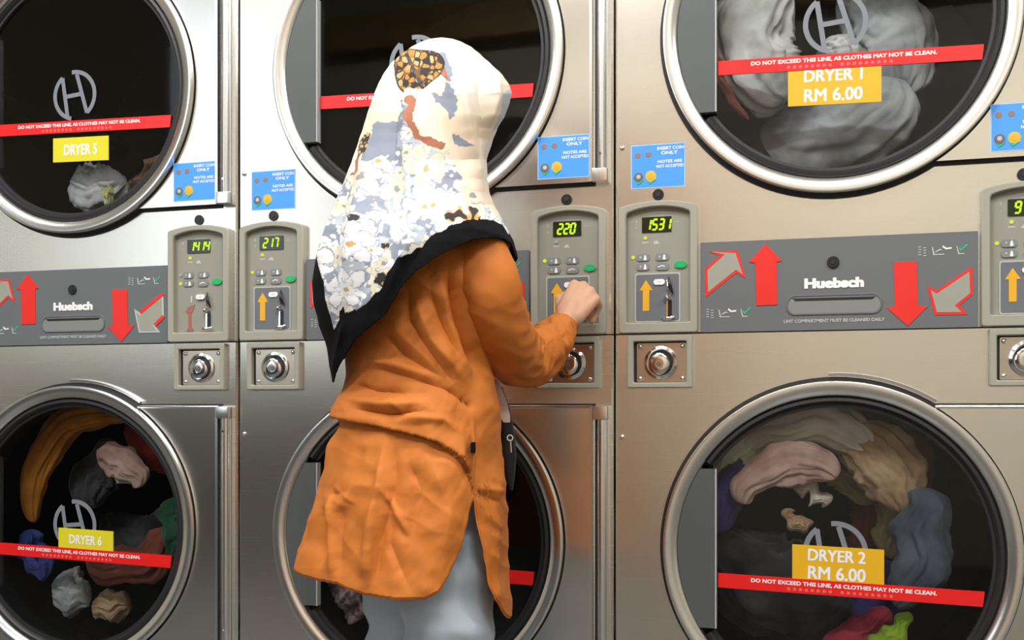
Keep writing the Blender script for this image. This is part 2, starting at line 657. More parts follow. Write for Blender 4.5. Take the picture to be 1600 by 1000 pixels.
    # second line: a row of small square characters
    rnd = random.Random(3)
    for i in range(18):
        if i == 8:
            continue
        px_ = -.088 + i * .0112
        pz_ = zl + sl * (px_ - xl_) - .0070
        for q in range(3):
            b.prism([(px_ - .003, pz_ + (q - 1) * .0018 - .0004), (px_ + .003, pz_ + (q - 1) * .0018 - .0004), (px_ + .003, pz_ + (q - 1) * .0018 + .0004), (px_ - .003, pz_ + (q - 1) * .0018 + .0004)], -.0100, -.0096, 'pale_red')
        dxq = rnd.uniform(-.0015, .0015)
        b.prism([(px_ + dxq - .0005, pz_ - .003), (px_ + dxq + .0005, pz_ - .003), (px_ + dxq + .0005, pz_ + .003), (px_ + dxq - .0005, pz_ + .003)], -.0100, -.0096, 'pale_red')
    b.build('warning_tape', dr)
    # price / number label
    if spec:
        lines, x0, x1, z0, z1, mt = spec
        b = MB()
        x0 -= CU
        x1 -= CU
        z0 -= cz
        z1 -= cz
        dz = sl * (x1 - x0)
        b.prism([(x0, z0), (x1, z0 + dz), (x1, z1 + dz), (x0, z1)], -.0086, -.0064, mt)
        xm = (x0 + x1) / 2
        H_ = z1 - z0
        if len(lines) == 2:
            b.text(lines[0], xm - .002, z0 + dz / 2 + H_ * .75, -.0090, .0235, 'white_ink', width=(x1 - x0) * .62, rot=sl, heavy=.0009)
            b.text(lines[1], xm - .002, z0 + dz / 2 + H_ * .26, -.0090, .0255, 'white_ink', width=(x1 - x0) * .62, rot=sl, heavy=.0009)
        else:
            b.text(lines[0], xm, z0 + dz / 2 + H_ * .5, -.0090, H_ * .44, 'white_ink', width=(x1 - x0) * .60, bold=.03, rot=sl)
        b.build('number_label', dr)
    return dr


A1 = [(0.193, 1.2127), (0.2506, 1.2125), (0.2669, 1.1557), (0.2478, 1.1676), (0.1876, 1.1205), (0.186, 1.1773), (0.2157, 1.2034)]
A2 = [(0.3054, 1.2227), (0.3362, 1.1884), (0.3263, 1.1865), (0.3275, 1.1021), (0.2872, 1.1015), (0.2852, 1.1865), (0.2722, 1.1883)]
A3 = [(0.5441, 1.1777), (0.5855, 1.1778), (0.5877, 1.0932), (0.6052, 1.0916), (0.5697, 1.055), (0.532, 1.0907), (0.5464, 1.0923)]
A4 = [(0.6835, 1.1646), (0.685, 1.1123), (0.6605, 1.0913), (0.6752, 1.0744), (0.6175, 1.0746), (0.6041, 1.1314), (0.6212, 1.1213)]


def inset(pts, d):
    n = len(pts)
    area2 = sum(pts[i][0] * pts[(i + 1) % n][1] - pts[(i + 1) % n][0] * pts[i][1] for i in range(n))
    s = 1 if area2 > 0 else -1
    out_ = []
    for i in range(n):
        p0, p1, p2 = Vector(pts[i - 1]), Vector(pts[i]), Vector(pts[(i + 1) % n])
        d1, d2 = (p1 - p0).normalized(), (p2 - p1).normalized()
        n1, n2 = Vector((-d1.y, d1.x)) * s, Vector((-d2.y, d2.x)) * s
        k = (n1 + n2)
        k = k / max(.35, k.dot(n1)) if k.length > 1e-6 else n1
        k = k * d
        if k.length > 2.2 * d:
            k = k.normalized() * 2.2 * d
        out_.append((p1.x + k.x, p1.y + k.y))
    return out_


def icon_row(b, x0, x1, zc, y):
    wd = x1 - x0
    for f in (0.0, .10):
        for q in range(4):
            b.box(x0 + wd * f, x0 + wd * (f + .06), y, y + .0006, zc + .008 - q * .005 - (.002 if f else 0), zc + .0096 - q * .005 - (.002 if f else 0), 'soft_ink')
    b.prism([(x0 + wd * .27, zc + .008), (x0 + wd * .29, zc + .008), (x0 + wd * .33, zc - .006), (x0 + wd * .52, zc - .006), (x0 + wd * .52, zc - .008), (x0 + wd * .30, zc - .008)], y, y + .0006, 'soft_ink')
    b.prism([(x0 + wd * .34, zc - .001), (x0 + wd * .44, zc + .004), (x0 + wd * .5, zc), (x0 + wd * .44, zc + .001), (x0 + wd * .35, zc - .003)], y, y + .0006, 'soft_ink')
    b.prism([(x0 + wd * .50, zc + .010), (x0 + wd * .56, zc + .005), (x0 + wd * .67, zc + .006), (x0 + wd * .67, zc + .003), (x0 + wd * .55, zc + .002), (x0 + wd * .48, zc + .007)], y, y + .0006, 'white_ink')
    b.prism([(x0 + wd * .76, zc + .008), (x0 + wd * .78, zc + .008), (x0 + wd * .82, zc - .006), (x0 + wd * .92, zc - .006), (x0 + wd * .92, zc - .008), (x0 + wd * .80, zc - .008)], y, y + .0006, 'soft_ink')
    b.prism([(x0 + wd * .82, zc + .003), (x0 + wd * .85, zc - .003), (x0 + wd * 1.0, zc + .010), (x0 + wd * .96, zc + .011), (x0 + wd * .855, zc + .001), (x0 + wd * .84, zc + .005)], y, y + .0006, 'ink_green')


def make_service(root, peeled=False):
    p = empty('service_panel', (0, 0, 0))
    p.parent = root
    y = -.0085
    b = MB()
    o = rrect(.177, .694, 1.0505, 1.231, .002, 2)
    gi = rrect(.348, .520, 1.084, 1.1165, .0155, 8)
    b.prism(o, y, 0, 'panel_grey')
    b.build('lint_cover', p)
    b = MB()
    frame_loops(b, grow(gi, .004), gi, y, y - .002, y - .0003, 'panel_grey', .0008)
    b.prism(gi, y - .0006, y - .0002, 'button_grey')
    b.prism([(.356, 1.1135), (.512, 1.1135), (.505, 1.108), (.362, 1.108)], y - .001, y - .0002, 'seal_black')
    b.build('finger_grip', p)
    b = MB()
    disc(b, .433, 1.182, .0115, y - .004, y, 'black_plastic')
    disc(b, .433, 1.182, .005, y - .0055, y - .003, 'gasket')
    b.build('cover_lock', p)
    b = MB()
    b.text('Huebsch', .4345, 1.1425, y - .0012, .0185, 'white_ink', width=.110, bold=.04, heavy=.0007)
    b.build('brand_lettering', p)
    b = MB()
    b.text('LINT COMPARTMENT MUST BE CLEANED DAILY', .434, 1.069, y - .0008, .0062, 'soft_ink', width=.188, bold=.03)
    b.build('cleaning_notice', p)
    for i, A in enumerate((A1, A2, A3, A4)):
        b = MB()
        if i in (0, 3):
            b.prism(A, y - .0009, y, 'arrow_red' if not (peeled and i == 3) else 'outline_grey')
            b.prism(inset(A, .0052), y - .0014, y - .0008, 'arrow_fill')
            if peeled and i == 3:
                for q in ((0, 6), (2, 1)):
                    a, c = Vector(A[q[0]]), Vector(A[q[1]])
                    d_ = (c - a).normalized() * .004
                    n_ = Vector((-d_.y, d_.x))
                    b.prism([tuple(a + n_), tuple(c + n_), tuple(c - n_), tuple(a - n_)], y - .0016, y - .0008, 'arrow_red')
        else:
            b.prism(A, y - .0014, y, 'arrow_red')
        ar = b.build('red_arrow', p)
        if i in (0, 3):
            ar['label'] = 'slanting arrow with red outline and grey middle'
    b = MB()
    icon_row(b, .1889, .2771, 1.0875, y - .0007)
    b.build('pictogram', p)
    b = MB()
    icon_row(b, .5884, .677, 1.1965, y - .0007)
    b.build('pictogram', p)


def make_control(root, x0, digits, plain=False, blink=True):
    """control panel, x0 = its left edge; cx/cz values below are measured from a panel starting at .012"""
    p = empty('control_panel', (x0 - .012, 0, 0))
    p.parent = root
    out_ = arch(.012, .172, 1.0505, 1.3085, .011, .006)
    inn = arch(.0275, .1565, 1.072, 1.296, .0115, .003)
    b = MB()
    frame_loops(b, out_, inn, 0, -.017, -.0035, 'frame_green', .002)
    b.build('panel_frame', p)
    b = MB()
    b.prism(grow(inn, .001), -.0045, 0, 'panel_green')
    y = -.0050
    # printed icons
    b.text('- $', .043, 1.281, y, .006, 'soft_ink', width=.012)
    b.text('o', .047, 1.268, y, .007, 'soft_ink')
    b.text('min', .128, 1.277, y, .005, 'soft_ink', width=.010)
    b.text('ooo', .0651, 1.2375, y, .005, 'white_ink', width=.012)
    b.prism([(.081, 1.2325), (.094, 1.2325), (.092, 1.2375), (.0875, 1.2405), (.083, 1.2375)], y, y + .0005, 'soft_ink')
    b.build('control_plate', p)
    b = MB()
    b.prism(rrect(.0585, .1185, 1.257, 1.288, .001, 2), -.0065, -.004, 'display_black')
    n = len(digits)
    dw = .0088
    xs = .1135 - n * .0128 if n > 1 else .084
    if n == 3:
        xs = .068
    if n == 4:
        xs = .0655
    if n == 1:
        xs = .070
    for i, ch in enumerate(digits):
        seven(b, ch, xs + i * .0135, 1.2620, dw, .0205, -.0072, 'digit')
    b.build('display', p)
    for cx, cz, on in ((.0651, 1.2459, digits != '220'), (.040, 1.2069, not plain)):
        b = MB()
        disc(b, cx, cz, .0038, -.0062, -.0045, 'led_yellow' if on else 'mid_ink', 14)
        b.build('indicator_light', p)
    if plain:
        b = MB()
        disc(b, .040, 1.187, .0038, -.0062, -.0045, 'led_yellow', 14)
        b.build('indicator_light', p)
    for k, (cx, cz) in enumerate(((.0605, 1.2061), (.0995, 1.2059), (.0605, 1.187), (.0995, 1.1862))):
        b = MB()
        b.prism(rrect(cx - .0135, cx + .0135, cz - .0072, cz + .0072, .0055, 5), -.0068, -.0045, 'button_grey')
        if k < 3:
            b.text('*', cx - .005, cz - .001, -.0073, .008, 'white_ink')
            b.prism(rrect(cx + .0025, cx + .0065, cz - .0045, cz + .0045, .0018, 3), -.0073, -.0068, 'white_ink')
            disc(b, cx + .0045, cz - .003, .0032, -.0074, -.0068, 'white_ink', 12)
        else:
            b.prism([(cx - .008, cz), (cx, cz + .003), (cx + .006, cz + .001), (cx + .006, cz - .001), (cx, cz + .001), (cx - .008, cz - .002)], -.0073, -.0068, 'white_ink')
        b.build('program_button', p)
    b = MB()
    pts = [(.137 + .0125 * math.cos(2 * math.pi * i / 28), 1.1888 + .0072 * math.sin(2 * math.pi * i / 28)) for i in range(28)]
    b.prism(pts, -.0078, -.0045, 'button_green')
    b.prism([(.131, 1.1905), (.134, 1.1905), (.137, 1.1875), (.140, 1.1905), (.143, 1.1905), (.137, 1.1845)], -.0082, -.0075, 'ink_green')
    b.build('start_button', p)
    # coin plate
    b = MB()
    if not plain:
        o = rrect(.0435, .1365, 1.0735, 1.1735, .004, 4)
        b.prism(o, -.0062, -.0045, 'outline_grey')
        b.prism(grow(o, -.0028), -.0068, -.005, 'plate_grey')
    ax, mt = (0, 'arrow_orange') if not plain else (0, 'dull_red')
    if not plain:
        b.prism([(.0535, 1.1385), (.0668, 1.1595), (.0805, 1.1385), (.0735, 1.1385), (.0735, 1.0965), (.0602, 1.0965), (.0602, 1.1385)], -.0074, -.0065, mt)
    else:
        b.prism([(.053, 1.121), (.060, 1.132), (.078, 1.138), (.073, 1.122), (.068, 1.118), (.068, 1.083), (.061, 1.083), (.060, 1.118)], -.0056, -.0045, mt)
        b.prism([(.055, 1.076), (.075, 1.076), (.072, 1.083), (.059, 1.083)], -.0056, -.0045, mt)
        b.prism([(.067, 1.142), (.071, 1.142), (.071, 1.158), (.067, 1.158)], -.0056, -.0045, 'soft_ink')
    b.build('coin_plate', p)
    b = MB()
    b.prism(rrect(.0825, .1055, 1.149, 1.1605, .0055, 5), -.0092, -.0065, 'white_ink')
    b.text('RM', .094, 1.1548, -.0095, .0035, 'soft_ink')
    b.build('price_badge', p)
    b = MB()
    b.tube([(.1135, -.010, 1.1640), (.1150, -.014, 1.153), (.1185, -.014, 1.141), (.1215, -.010, 1.1290)], [.0016, .0028, .003, .0018], 'black_plastic', 10)
    b.tube([(.1105, -.009, 1.158), (.1115, -.012, 1.146), (.1125, -.009, 1.132)], [.001, .0017, .0012], 'chrome', 8)
    b.prism(rrect(.1115, .1195, 1.0835, 1.118, .0025, 3), -.0078, -.006, 'black_plastic')
    b.prism([(.108, 1.084), (.1115, 1.084), (.1115, 1.117), (.109, 1.117)], -.0085, -.006, 'chrome')
    b.lathe([(.0001, -.018), (.0035, -.0175), (.0058, -.014), (.006, -.009), (.008, -.0065)], .1100, 1.1225, 'chrome', n=20)
    b.tube([(.100, -.010, 1.082), (.107, -.016, 1.0795), (.116, -.016, 1.0795), (.125, -.010, 1.084)], [.002, .0035, .0035, .002], 'chrome', 10)
    b.build('coin_mechanism', p)
    return p


def make_coinbox(root, x0, turn=0.0):
    p = empty('coin_box', (x0 - .029, 0, 0))
    p.parent = root
    o = rrect(.029, .161, .939, 1.046, .003, 3)
    i_ = rrect(.0415, .1495, .950, 1.0335, .003, 3)
    b = MB()
    frame_loops(b, o, i_, 0, -.0135, -.0005, 'frame_green', .002)
    b.build('box_frame', p)
    b = MB()
    b.prism(i_, -.0012, .0, 'seal_black')
    b.prism(rrect(.0475, .1485, .951, 1.0305, .003, 3), -.003, -.001, 'brass_steel')
    b.build('face_plate', p)
    cx, cz = .0965, .9905
    b = MB()
    b.lathe([(.0345, -.003), (.0335, -.0065), (.0285, -.009), (.0275, -.004), (.0255, -.0035)], cx, cz, 'chrome', n=48)
    b.lathe([(.0275, -.0035), (.0001, -.0035)], cx, cz, 'seal_black', n=32)
    b.lathe([(.0001, -.013), (.008, -.013), (.009, -.0155), (.017, -.0155), (.0215, -.013), (.0225, -.0035)], cx - .0025, cz - .0025, 'chrome', n=40)
    b.lathe([(.0001, -.0165), (.0045, -.0165), (.0055, -.013)], cx - .0025, cz - .0025, 'coin_grey', n=20)
    b.build('cylinder_lock', p)
    for qx, qz in ((.0545, 1.0235), (.1405, 1.0235), (.0545, .958), (.1405, .958)):
        b = MB()
        disc(b, qx, qz, .0048, -.0048, -.003, 'chrome', 16, dome=.002)
        b.build('screw', p)


def make_sticker(root, x0, z1, yoff=0.0):
    b = MB()
    W_, H_ = .1105, .089
    z0 = z1 - H_
    x1 = x0 + W_
    b.prism([(x0, z0), (x1, z0), (x1, z1), (x0, z1)], -.0010, 0, 'sticker_pale')
    b.prism([(x0 + .0015, z0 + .0015), (x1 - .0015, z0 + .0015), (x1 - .0015, z1 - .0015), (x0 + .0015, z1 - .0015)], -.0012, -.0009, 'sticker_blue')
    y = -.0016
    disc(b, x0 + .014, z1 - .021, .0062, y, -.0012, 'ink_brown', 18)
    disc(b, x0 + .036, z1 - .020, .0062, y, -.0012, 'ink_brown', 18)
    disc(b, x0 + .0155, z0 + .023, .0098, y, -.0012, 'coin_grey', 20)
    disc(b, x0 + .0155, z0 + .024, .0045, y - .0004, y, 'soft_ink', 14)
    disc(b, x0 + .041, z0 + .024, .0112, y, -.0012, 'coin_gold', 22)
    disc(b, x0 + .041, z0 + .024, .0065, y - .0004, y, 'arrow_orange', 16)
    for cx in (.017, .041):
        b.prism([(x0 + cx - .007, z0 + .014), (x0 + cx - .003, z0 + .007), (x0 + cx + .009, z0 + .016), (x0 + cx + .005, z0 + .016), (x0 + cx - .002, z0 + .011), (x0 + cx - .004, z0 + .014)], y - .0006, y, 'ink_green')
    b.text('INSERT COIN', x0 + .081, z1 - .009, y, .0065, 'white_ink', width=.054, bold=.03)
    b.text('ONLY', x0 + .079, z1 - .0185, y, .0065, 'white_ink', width=.034, bold=.03)
    b.text('NOTES ARE', x0 + .080, z1 - .036, y, .0060, 'white_ink', width=.050, bold=.03)
    b.text('NOT ACCEPTED', x0 + .080, z1 - .0455, y, .0060, 'white_ink', width=.056, bold=.03)
    b.v = [(v[0], v[1] + yoff, v[2]) for v in b.v]
    return b.build('notice_sticker', root)


def make_dryer(name, x, label, spec_up, spec_low, dl, drr, plain=(False, False), peeled=False):
    root = empty(name, (x, 0, 0))
    tag(root, label, 'dryer', 'stacked coin operated dryers')
    make_cabinet(root)
    make_door(root, 'up', spec_up)
    make_door(root, 'low', spec_low)
    make_service(root, peeled)
    make_control(root, .012, dl, plain[0])
    make_control(root, .699, drr, plain[1])
    make_coinbox(root, .029)
    make_coinbox(root, .7135)
    make_sticker(root, .035, 1.4375)
    make_sticker(root, .7145, 1.4655, -.014)
    for qx in (.091, .7735):
        b = MB()
        disc(b, qx, 1.334, .0115, -.004, 0, 'black_plastic')
        disc(b, qx, 1.334, .005, -.0055, -.0035, 'gasket', 16)
        b.build('key_lock', root)
    for qz in (1.434, .838, .35, 1.95):
        b = MB()
        disc(b, .0165, qz, .0055, -.002, 0, 'chrome', 16, dome=.003)
        b.build('panel_screw', root)
    return root


X1 = -1.5284
make_dryer('tumble_dryer', X1, 'stacked steel dryer at the left with lemon yellow number labels on its two round doors',
           (['DRYER 5'], .377, .533, 1.491, 1.549, 'lemon_label'), (['DRYER 6'], .3925, .546, .560, .609, 'lemon_label'), '1414', '1414', (False, True), True)
make_dryer('tumble_dryer', X1 + MW, 'middle stacked steel dryer the woman stands at, her hand at its coin slot', None, None, '217', '220')
make_dryer('tumble_dryer', X1 + 2 * MW, 'stacked steel dryer at the right with amber price labels reading RM 6.00',
           (['DRYER 1', 'RM 6.00'], .348, .522, 1.492, 1.569, 'yellow_label'), (['DRYER 2', 'RM 6.00'], .356, .527, .560, .630, 'yellow_label'), '1531', '9')
X2, X3 = X1 + MW, X1 + 2 * MW
# ------------------------------------------------------------------ laundry in the drums


def fabric(name, col, rough=.85, var=.25, c2=None, sc=14, stretch=(1, 1, 1)):
    m = mat(name, col, rough, 0, bump=.25, bscale=900)
    t = m.node_tree
    b = t.nodes['Principled BSDF']
    tc = t.nodes.new('ShaderNodeTexCoord')
    mp = t.nodes.new('ShaderNodeMapping')
    mp.inputs['Scale'].default_value = stretch
    n = t.nodes.new('ShaderNodeTexNoise')
    n.inputs['Scale'].default_value = sc
    n.inputs['Detail'].default_value = 5
    rp = t.nodes.new('ShaderNodeValToRGB')
    rp.color_ramp.elements[0].position = .38
    rp.color_ramp.elements[1].position = .62
    rp.color_ramp.elements[0].color = tuple(x * (1 - var) for x in col) + (1,)
    rp.color_ramp.elements[1].color = tuple(c2 or [min(1, x * (1 + var)) for x in col]) + (1,)
    t.links.new(tc.outputs['Object'], mp.inputs[0])
    t.links.new(mp.outputs[0], n.inputs['Vector'])
    t.links.new(n.outputs['Fac'], rp.inputs[0])
    t.links.new(rp.outputs[0], b.inputs['Base Color'])
    b.inputs['Sheen Weight'].default_value = .2
    return m


for nm, c, c2 in (
        ('cloth_pink', (.70, .50, .45), (.80, .68, .60)), ('cloth_cream', (.72, .64, .36), (.86, .80, .58)),
        ('cloth_tan', (.42, .25, .13), (.60, .42, .26)), ('cloth_maroon', (.20, .05, .035), (.34, .10, .07)),
        ('cloth_navy', (.03, .025, .16), (.07, .06, .28)), ('cloth_rose', (.50, .26, .22), (.72, .50, .44)),
        ('cloth_olive', (.24, .20, .09), (.42, .34, .20)), ('cloth_slate', (.07, .09, .14), (.16, .19, .26)),
        ('cloth_neon', (.30, .62, .03), (.50, .80, .06)), ('cloth_crimson', (.42, .02, .07), (.55, .05, .10)),
        ('cloth_charcoal', (.03, .03, .035), (.09, .09, .10)), ('cloth_orange', (.50, .15, .012), (.64, .25, .02)),
        ('cloth_red', (.26, .015, .01), (.38, .05, .03)), ('cloth_green', (.01, .09, .04), (.03, .16, .07)),
        ('cloth_blue', (.05, .08, .40), (.10, .14, .55)), ('cloth_white', (.62, .66, .76), (.90, .92, .96)),
        ('cloth_grey', (.30, .32, .35), (.55, .57, .60)), ('cloth_offwhite', (.55, .56, .52), (.80, .80, .76)),
        ('cloth_yellow', (.75, .70, .30), (.85, .80, .40)), ('cloth_brown', (.14, .07, .04), (.28, .15, .09)),
        ('cloth_print', (.22, .10, .16), (.72, .60, .62))):
    if nm not in ('cloth_charcoal', 'cloth_navy', 'cloth_green', 'cloth_white'):
        c, c2 = [min(.9, q * 1.25) for q in c], [min(.92, q * 1.25) for q in c2]
    fabric(nm, c, c2=c2, sc=26 if nm == 'cloth_print' else 9)


def garment(name, label, mt, cx, cz, cy, r0, r1, a0, a1, wd, th, seed=0, fold=.30, group=None, cat='laundry'):
    """a crumpled piece of cloth lying along an arc inside the drum, folds running lengthways"""
    N, K = 90, 64
    L = []
    for i in range(N + 1):
        t_ = i / N
        a = R(a0 + (a1 - a0) * t_)
        r = r0 + (r1 - r0) * t_
        env = max(.05, math.sin(math.pi * min(1, max(0, t_))) ** .38)
        row = []
        for k in range(K):
            q = 2 * math.pi * k / K
            f1 = noise.noise(Vector((math.cos(q) * 2.2 + seed * 9.1, math.sin(q) * 2.2, t_ * 1.6)))
            f2 = noise.noise(Vector((math.cos(q) * 6 + seed * 3.7, math.sin(q) * 6, t_ * 3.0 + 5)))
            f3 = noise.noise(Vector((math.cos(q) * 3 + seed, math.sin(q) * 3, t_ * 14.0 + 2)))
            s = env * (1 + .07 * math.sin(q * 11 + 2.5 * f1 + t_ * 2) + .05 * math.sin(q * 19 + 4 * f2) + fold * (1.3 * f1 + .8 * f2 + .35 * f3))
            wob = .02 * noise.noise(Vector((t_ * 4, seed * 2.0, 0)))
            rr = r + wob + math.cos(q) * wd / 2 * s
            yy = cy + math.sin(q) * th / 2 * s + .01 * noise.noise(Vector((t_ * 3, seed * 5., 3)))
            row.append((rr * math.cos(a), yy, rr * math.sin(a)))
        L.append(row)
    b = MB()
    b.loops([[(x, y - cy, z) for x, y, z in l] for l in L], mt, True, True, True)
    # origin at the middle of the piece
    o = b.build(name, None, smooth=180)
    o.location = (cx, cy, cz)
    me = o.data
    c = Vector((0, 0, 0))
    for v in me.vertices:
        c += v.co
    c /= len(me.vertices)
    for v in me.vertices:
        v.co -= c
    o.location = Vector((cx, cy, cz)) + c
    tag(o, label, cat, group)
    return o


g6, g2, g1, g5, g4 = 'laundry in the drum behind label DRYER 6', 'laundry in the drum behind label DRYER 2', 'laundry in the drum behind label DRYER 1', 'laundry in the drum behind label DRYER 5', 'laundry in the lower middle drum'
# right machine, lower drum; whirl centre a little left of and above the middle
cx, cz = X3 + .375, .68
G = [
    ('bed_sheet', 'pale pink sheet sweeping over the top of the lower right drum', 'cloth_pink', .095, .19, .19, 46, 135, .10, .05, 1),
    ('towel', 'creamy yellow towel at the upper left of the lower right drum', 'cloth_cream', .10, .195, .17, 112, 160, .08, .04, 2),
    ('shirt', 'tan shirt curving down the upper right of the lower right drum', 'cloth_tan', .105, .185, .19, 66, 2, .11, .05, 3),
    ('trousers', 'maroon brown trousers along the top right rim of the lower right drum', 'cloth_maroon', .20, .225, .245, 72, 5, .11, .04, 4),
    ('shirt', 'navy blue shirt at the left edge of the lower right drum', 'cloth_navy', .09, .150, .170, 135, 195, .07, .05, 5),
    ('blouse', 'rose pink blouse curling round the middle of the lower right drum', 'cloth_rose', .05, .12, .105, 170, 50, .075, .035, 6),
    ('shawl', 'light pink shawl in the inner curl of the lower right drum', 'cloth_pink', .09, .055, .045, 110, 20, .035, .04, 7),
    ('skirt', 'olive brown skirt right of the inner curl in the lower right drum', 'cloth_olive', .20, .12, .13, 75, 5, .085, .03, 8),
    ('jeans', 'slate blue jeans at the right side of the lower right drum', 'cloth_slate', .085, .225, .25, 15, -45, .10, .05, 9),
    ('vest', 'neon green vest at the bottom right of the lower right drum', 'cloth_neon', .05, .275, .285, -42, -66, .035, .04, 10),
    ('t_shirt', 'crimson shirt at the bottom of the lower right drum', 'cloth_crimson', .09, .25, .27, -48, -82, .06, .05, 11),
    ('jacket', 'charcoal jacket filling the lower left of the lower right drum', 'cloth_charcoal', .15, .17, .17, 196, 300, .20, .08, 12),
    ('robe', 'faded pink beige robe arching below the pale pink sheet in the lower right drum', 'cloth_rose', .19, .155, .15, 150, 40, .07, .04, 14),
    ('apron', 'grey olive apron right of the middle in the lower right drum', 'cloth_olive', .22, .19, .20, 40, -30, .10, .05, 15),
    ('duvet_cover', 'plum duvet cover across the dark right side of the lower right drum', 'cloth_maroon', .32, .17, .20, 60, -60, .16, .06, 16),
    ('denim_skirt', 'dark blue skirt under the slate jeans in the lower right drum', 'cloth_navy', .19, .22, .24, -30, -80, .12, .06, 17),
    ('sock', 'small orange brown sock at the core of the lower right drum', 'cloth_tan', .08, .02, .02, 150, 330, .03, .03, 13),
]
for n_, lb, mt, cy, r0, r1, a0, a1, wd, th, sd in G:
    garment(n_, lb, mt, cx, cz, cy, r0, r1, a0, a1, wd, th, sd, group=g2)
# right machine, upper drum
cx, cz = X3 + .40, 1.63
G = [
    ('bed_sheet', 'off white sheet hanging in the left half of the upper right drum', 'cloth_offwhite', .09, .11, .14, 240, 110, .17, .08, 21),
    ('towel', 'grey white towel heaped below the amber label in the upper right drum', 'cloth_grey', .18, .15, .16, 228, 345, .17, .07, 22),
    ('pillow_case', 'pale pillow case slanting behind the emblem in the upper right drum', 'cloth_offwhite', .14, .03, .06, 60, -60, .09, .07, 23),
    ('scarf', 'red brown scarf at the left edge of the upper right drum', 'cloth_maroon', .045, .200, .195, 168, 228, .018, .03, 24),
    ('bath_towel', 'grey towel at the right side of the upper right drum', 'cloth_grey', .26, .17, .18, -20, 75, .17, .07, 25),
    ('trousers', 'dark brown trousers near the left bottom of the upper right drum', 'cloth_brown', .27, .21, .22, 236, 300, .06, .05, 26),
]
for n_, lb, mt, cy, r0, r1, a0, a1, wd, th, sd in G:
    garment(n_, lb, mt, cx, cz, cy, r0, r1, a0, a1, wd, th, sd, group=g1)
# left machine, lower drum
cx, cz = X1 + .43, .66
G = [
    ('bed_sheet', 'orange sheet sweeping over the upper left of the lower left drum', 'cloth_orange', .11, .215, .225, 195, 70, .08, .05, 31),
    ('t_shirt', 'red shirt at the upper right of the lower left drum', 'cloth_red', .19, .185, .21, 88, 15, .13, .06, 32),
    ('blouse', 'faded rose blouse in the middle of the lower left drum', 'cloth_rose', .10, .12, .12, 95, 20, .08, .04, 33),
    ('jumper', 'dark green jumper at the right of the lower left drum', 'cloth_green', .13, .20, .22, 5, -35, .10, .06, 34),
    ('shirt', 'blue shirt at the lower left of the lower left drum', 'cloth_blue', .12, .25, .27, 198, 228, .07, .06, 35),
    ('hoodie', 'dark grey hoodie behind the label in the lower left drum', 'cloth_charcoal', .30, .12, .14, 330, 200, .14, .05, 44),
    ('towel', 'grey towel at the bottom left of the lower left drum', 'cloth_grey', .10, .235, .25, 236, 262, .10, .06, 36),
    ('cardigan', 'tan cardigan at the bottom of the lower left drum', 'cloth_tan', .12, .26, .26, 262, 285, .07, .06, 37),
    ('jacket', 'black jacket curled at the centre of the lower left drum', 'cloth_charcoal', .20, .10, .12, 195, 95, .11, .06, 38),
    ('trousers', 'dark maroon trousers low in the lower left drum', 'cloth_maroon', .16, .17, .18, 240, 340, .09, .06, 39),
]
for n_, lb, mt, cy, r0, r1, a0, a1, wd, th, sd in G:
    garment(n_, lb, mt, cx, cz, cy, r0, r1, a0, a1, wd, th, sd, group=g6)
# left machine, upper drum
cx, cz = X1 + CU, 1.649
G = [
    ('pillow_case', 'crumpled white cloth with dark print at the bottom of the upper left drum', 'cloth_white', .07, .205, .215, 250, 294, .10, .06, 41),
    ('face_cloth', 'small pale yellow cloth beside the white cloth in the upper left drum', 'cloth_yellow', .05, .238, .236, 279, 287, .045, .03, 42),
    ('shirt', 'dark brown shirt behind the white cloth in the upper left drum', 'cloth_brown', .13, .22, .22, 280, 325, .06, .05, 43),
]
for n_, lb, mt, cy, r0, r1, a0, a1, wd, th, sd in G:
    garment(n_, lb, mt, cx, cz, cy, r0, r1, a0, a1, wd, th, sd, fold=.6, group=g5)
# middle machine, lower drum
cx, cz = X2 + CU, .617
G = [
    ('blouse', 'pink patterned blouse low at the left of the lower middle drum', 'cloth_print', .07, .215, .235, 200, 232, .09, .06, 51),
    ('skirt', 'brown skirt beneath the patterned blouse in the lower middle drum', 'cloth_brown', .13, .22, .22, 215, 275, .09, .06, 52),
]
for n_, lb, mt, cy, r0, r1, a0, a1, wd, th, sd in G:
    garment(n_, lb, mt, cx, cz, cy, r0, r1, a0, a1, wd, th, sd, fold=.6, group=g4)
# ------------------------------------------------------------------ the woman
ZP = 1.88                                   # her distance along the view axis
PK = ZP / FPX
AX0 = 650.0                                 # image column her local origin stands under
RGT = Vector((math.cos(TH), math.sin(TH), 0))
FWD = Vector((-math.sin(TH), math.cos(TH), 0))
PLOC = Vector((CAMX, CAMY, 0)) + FWD * ZP + RGT * ((AX0 - 800) * PK)


def Q(px, py, b=0.0):
    """a point of the figure in her own frame: x to her side, y away, z up (metres)"""
    d = ZP + b
    return Vector(((px - 800) / FPX * d - (AX0 - 800) * PK, b, CAMH + (636 - py) / FPX * d))


def lerp_tab(tab, x):
    if x <= tab[0][0]:
        return tab[0][1:]
    for i in range(len(tab) - 1):
        if x <= tab[i + 1][0]:
            t_ = (x - tab[i][0]) / (tab[i + 1][0] - tab[i][0])
            s = t_ * t_ * (3 - 2 * t_) * .3 + t_ * .7
            return tuple(p + (q - p) * s for p, q in zip(tab[i][1:], tab[i + 1][1:]))
    return tab[-1][1:]


def f1(tab, x):
    return lerp_tab(tab, x)[0]


person = empty('person', PLOC, TH)
tag(person, 'woman in a floral headscarf and orange tunic seen from behind, reaching to the coin slot', 'person')

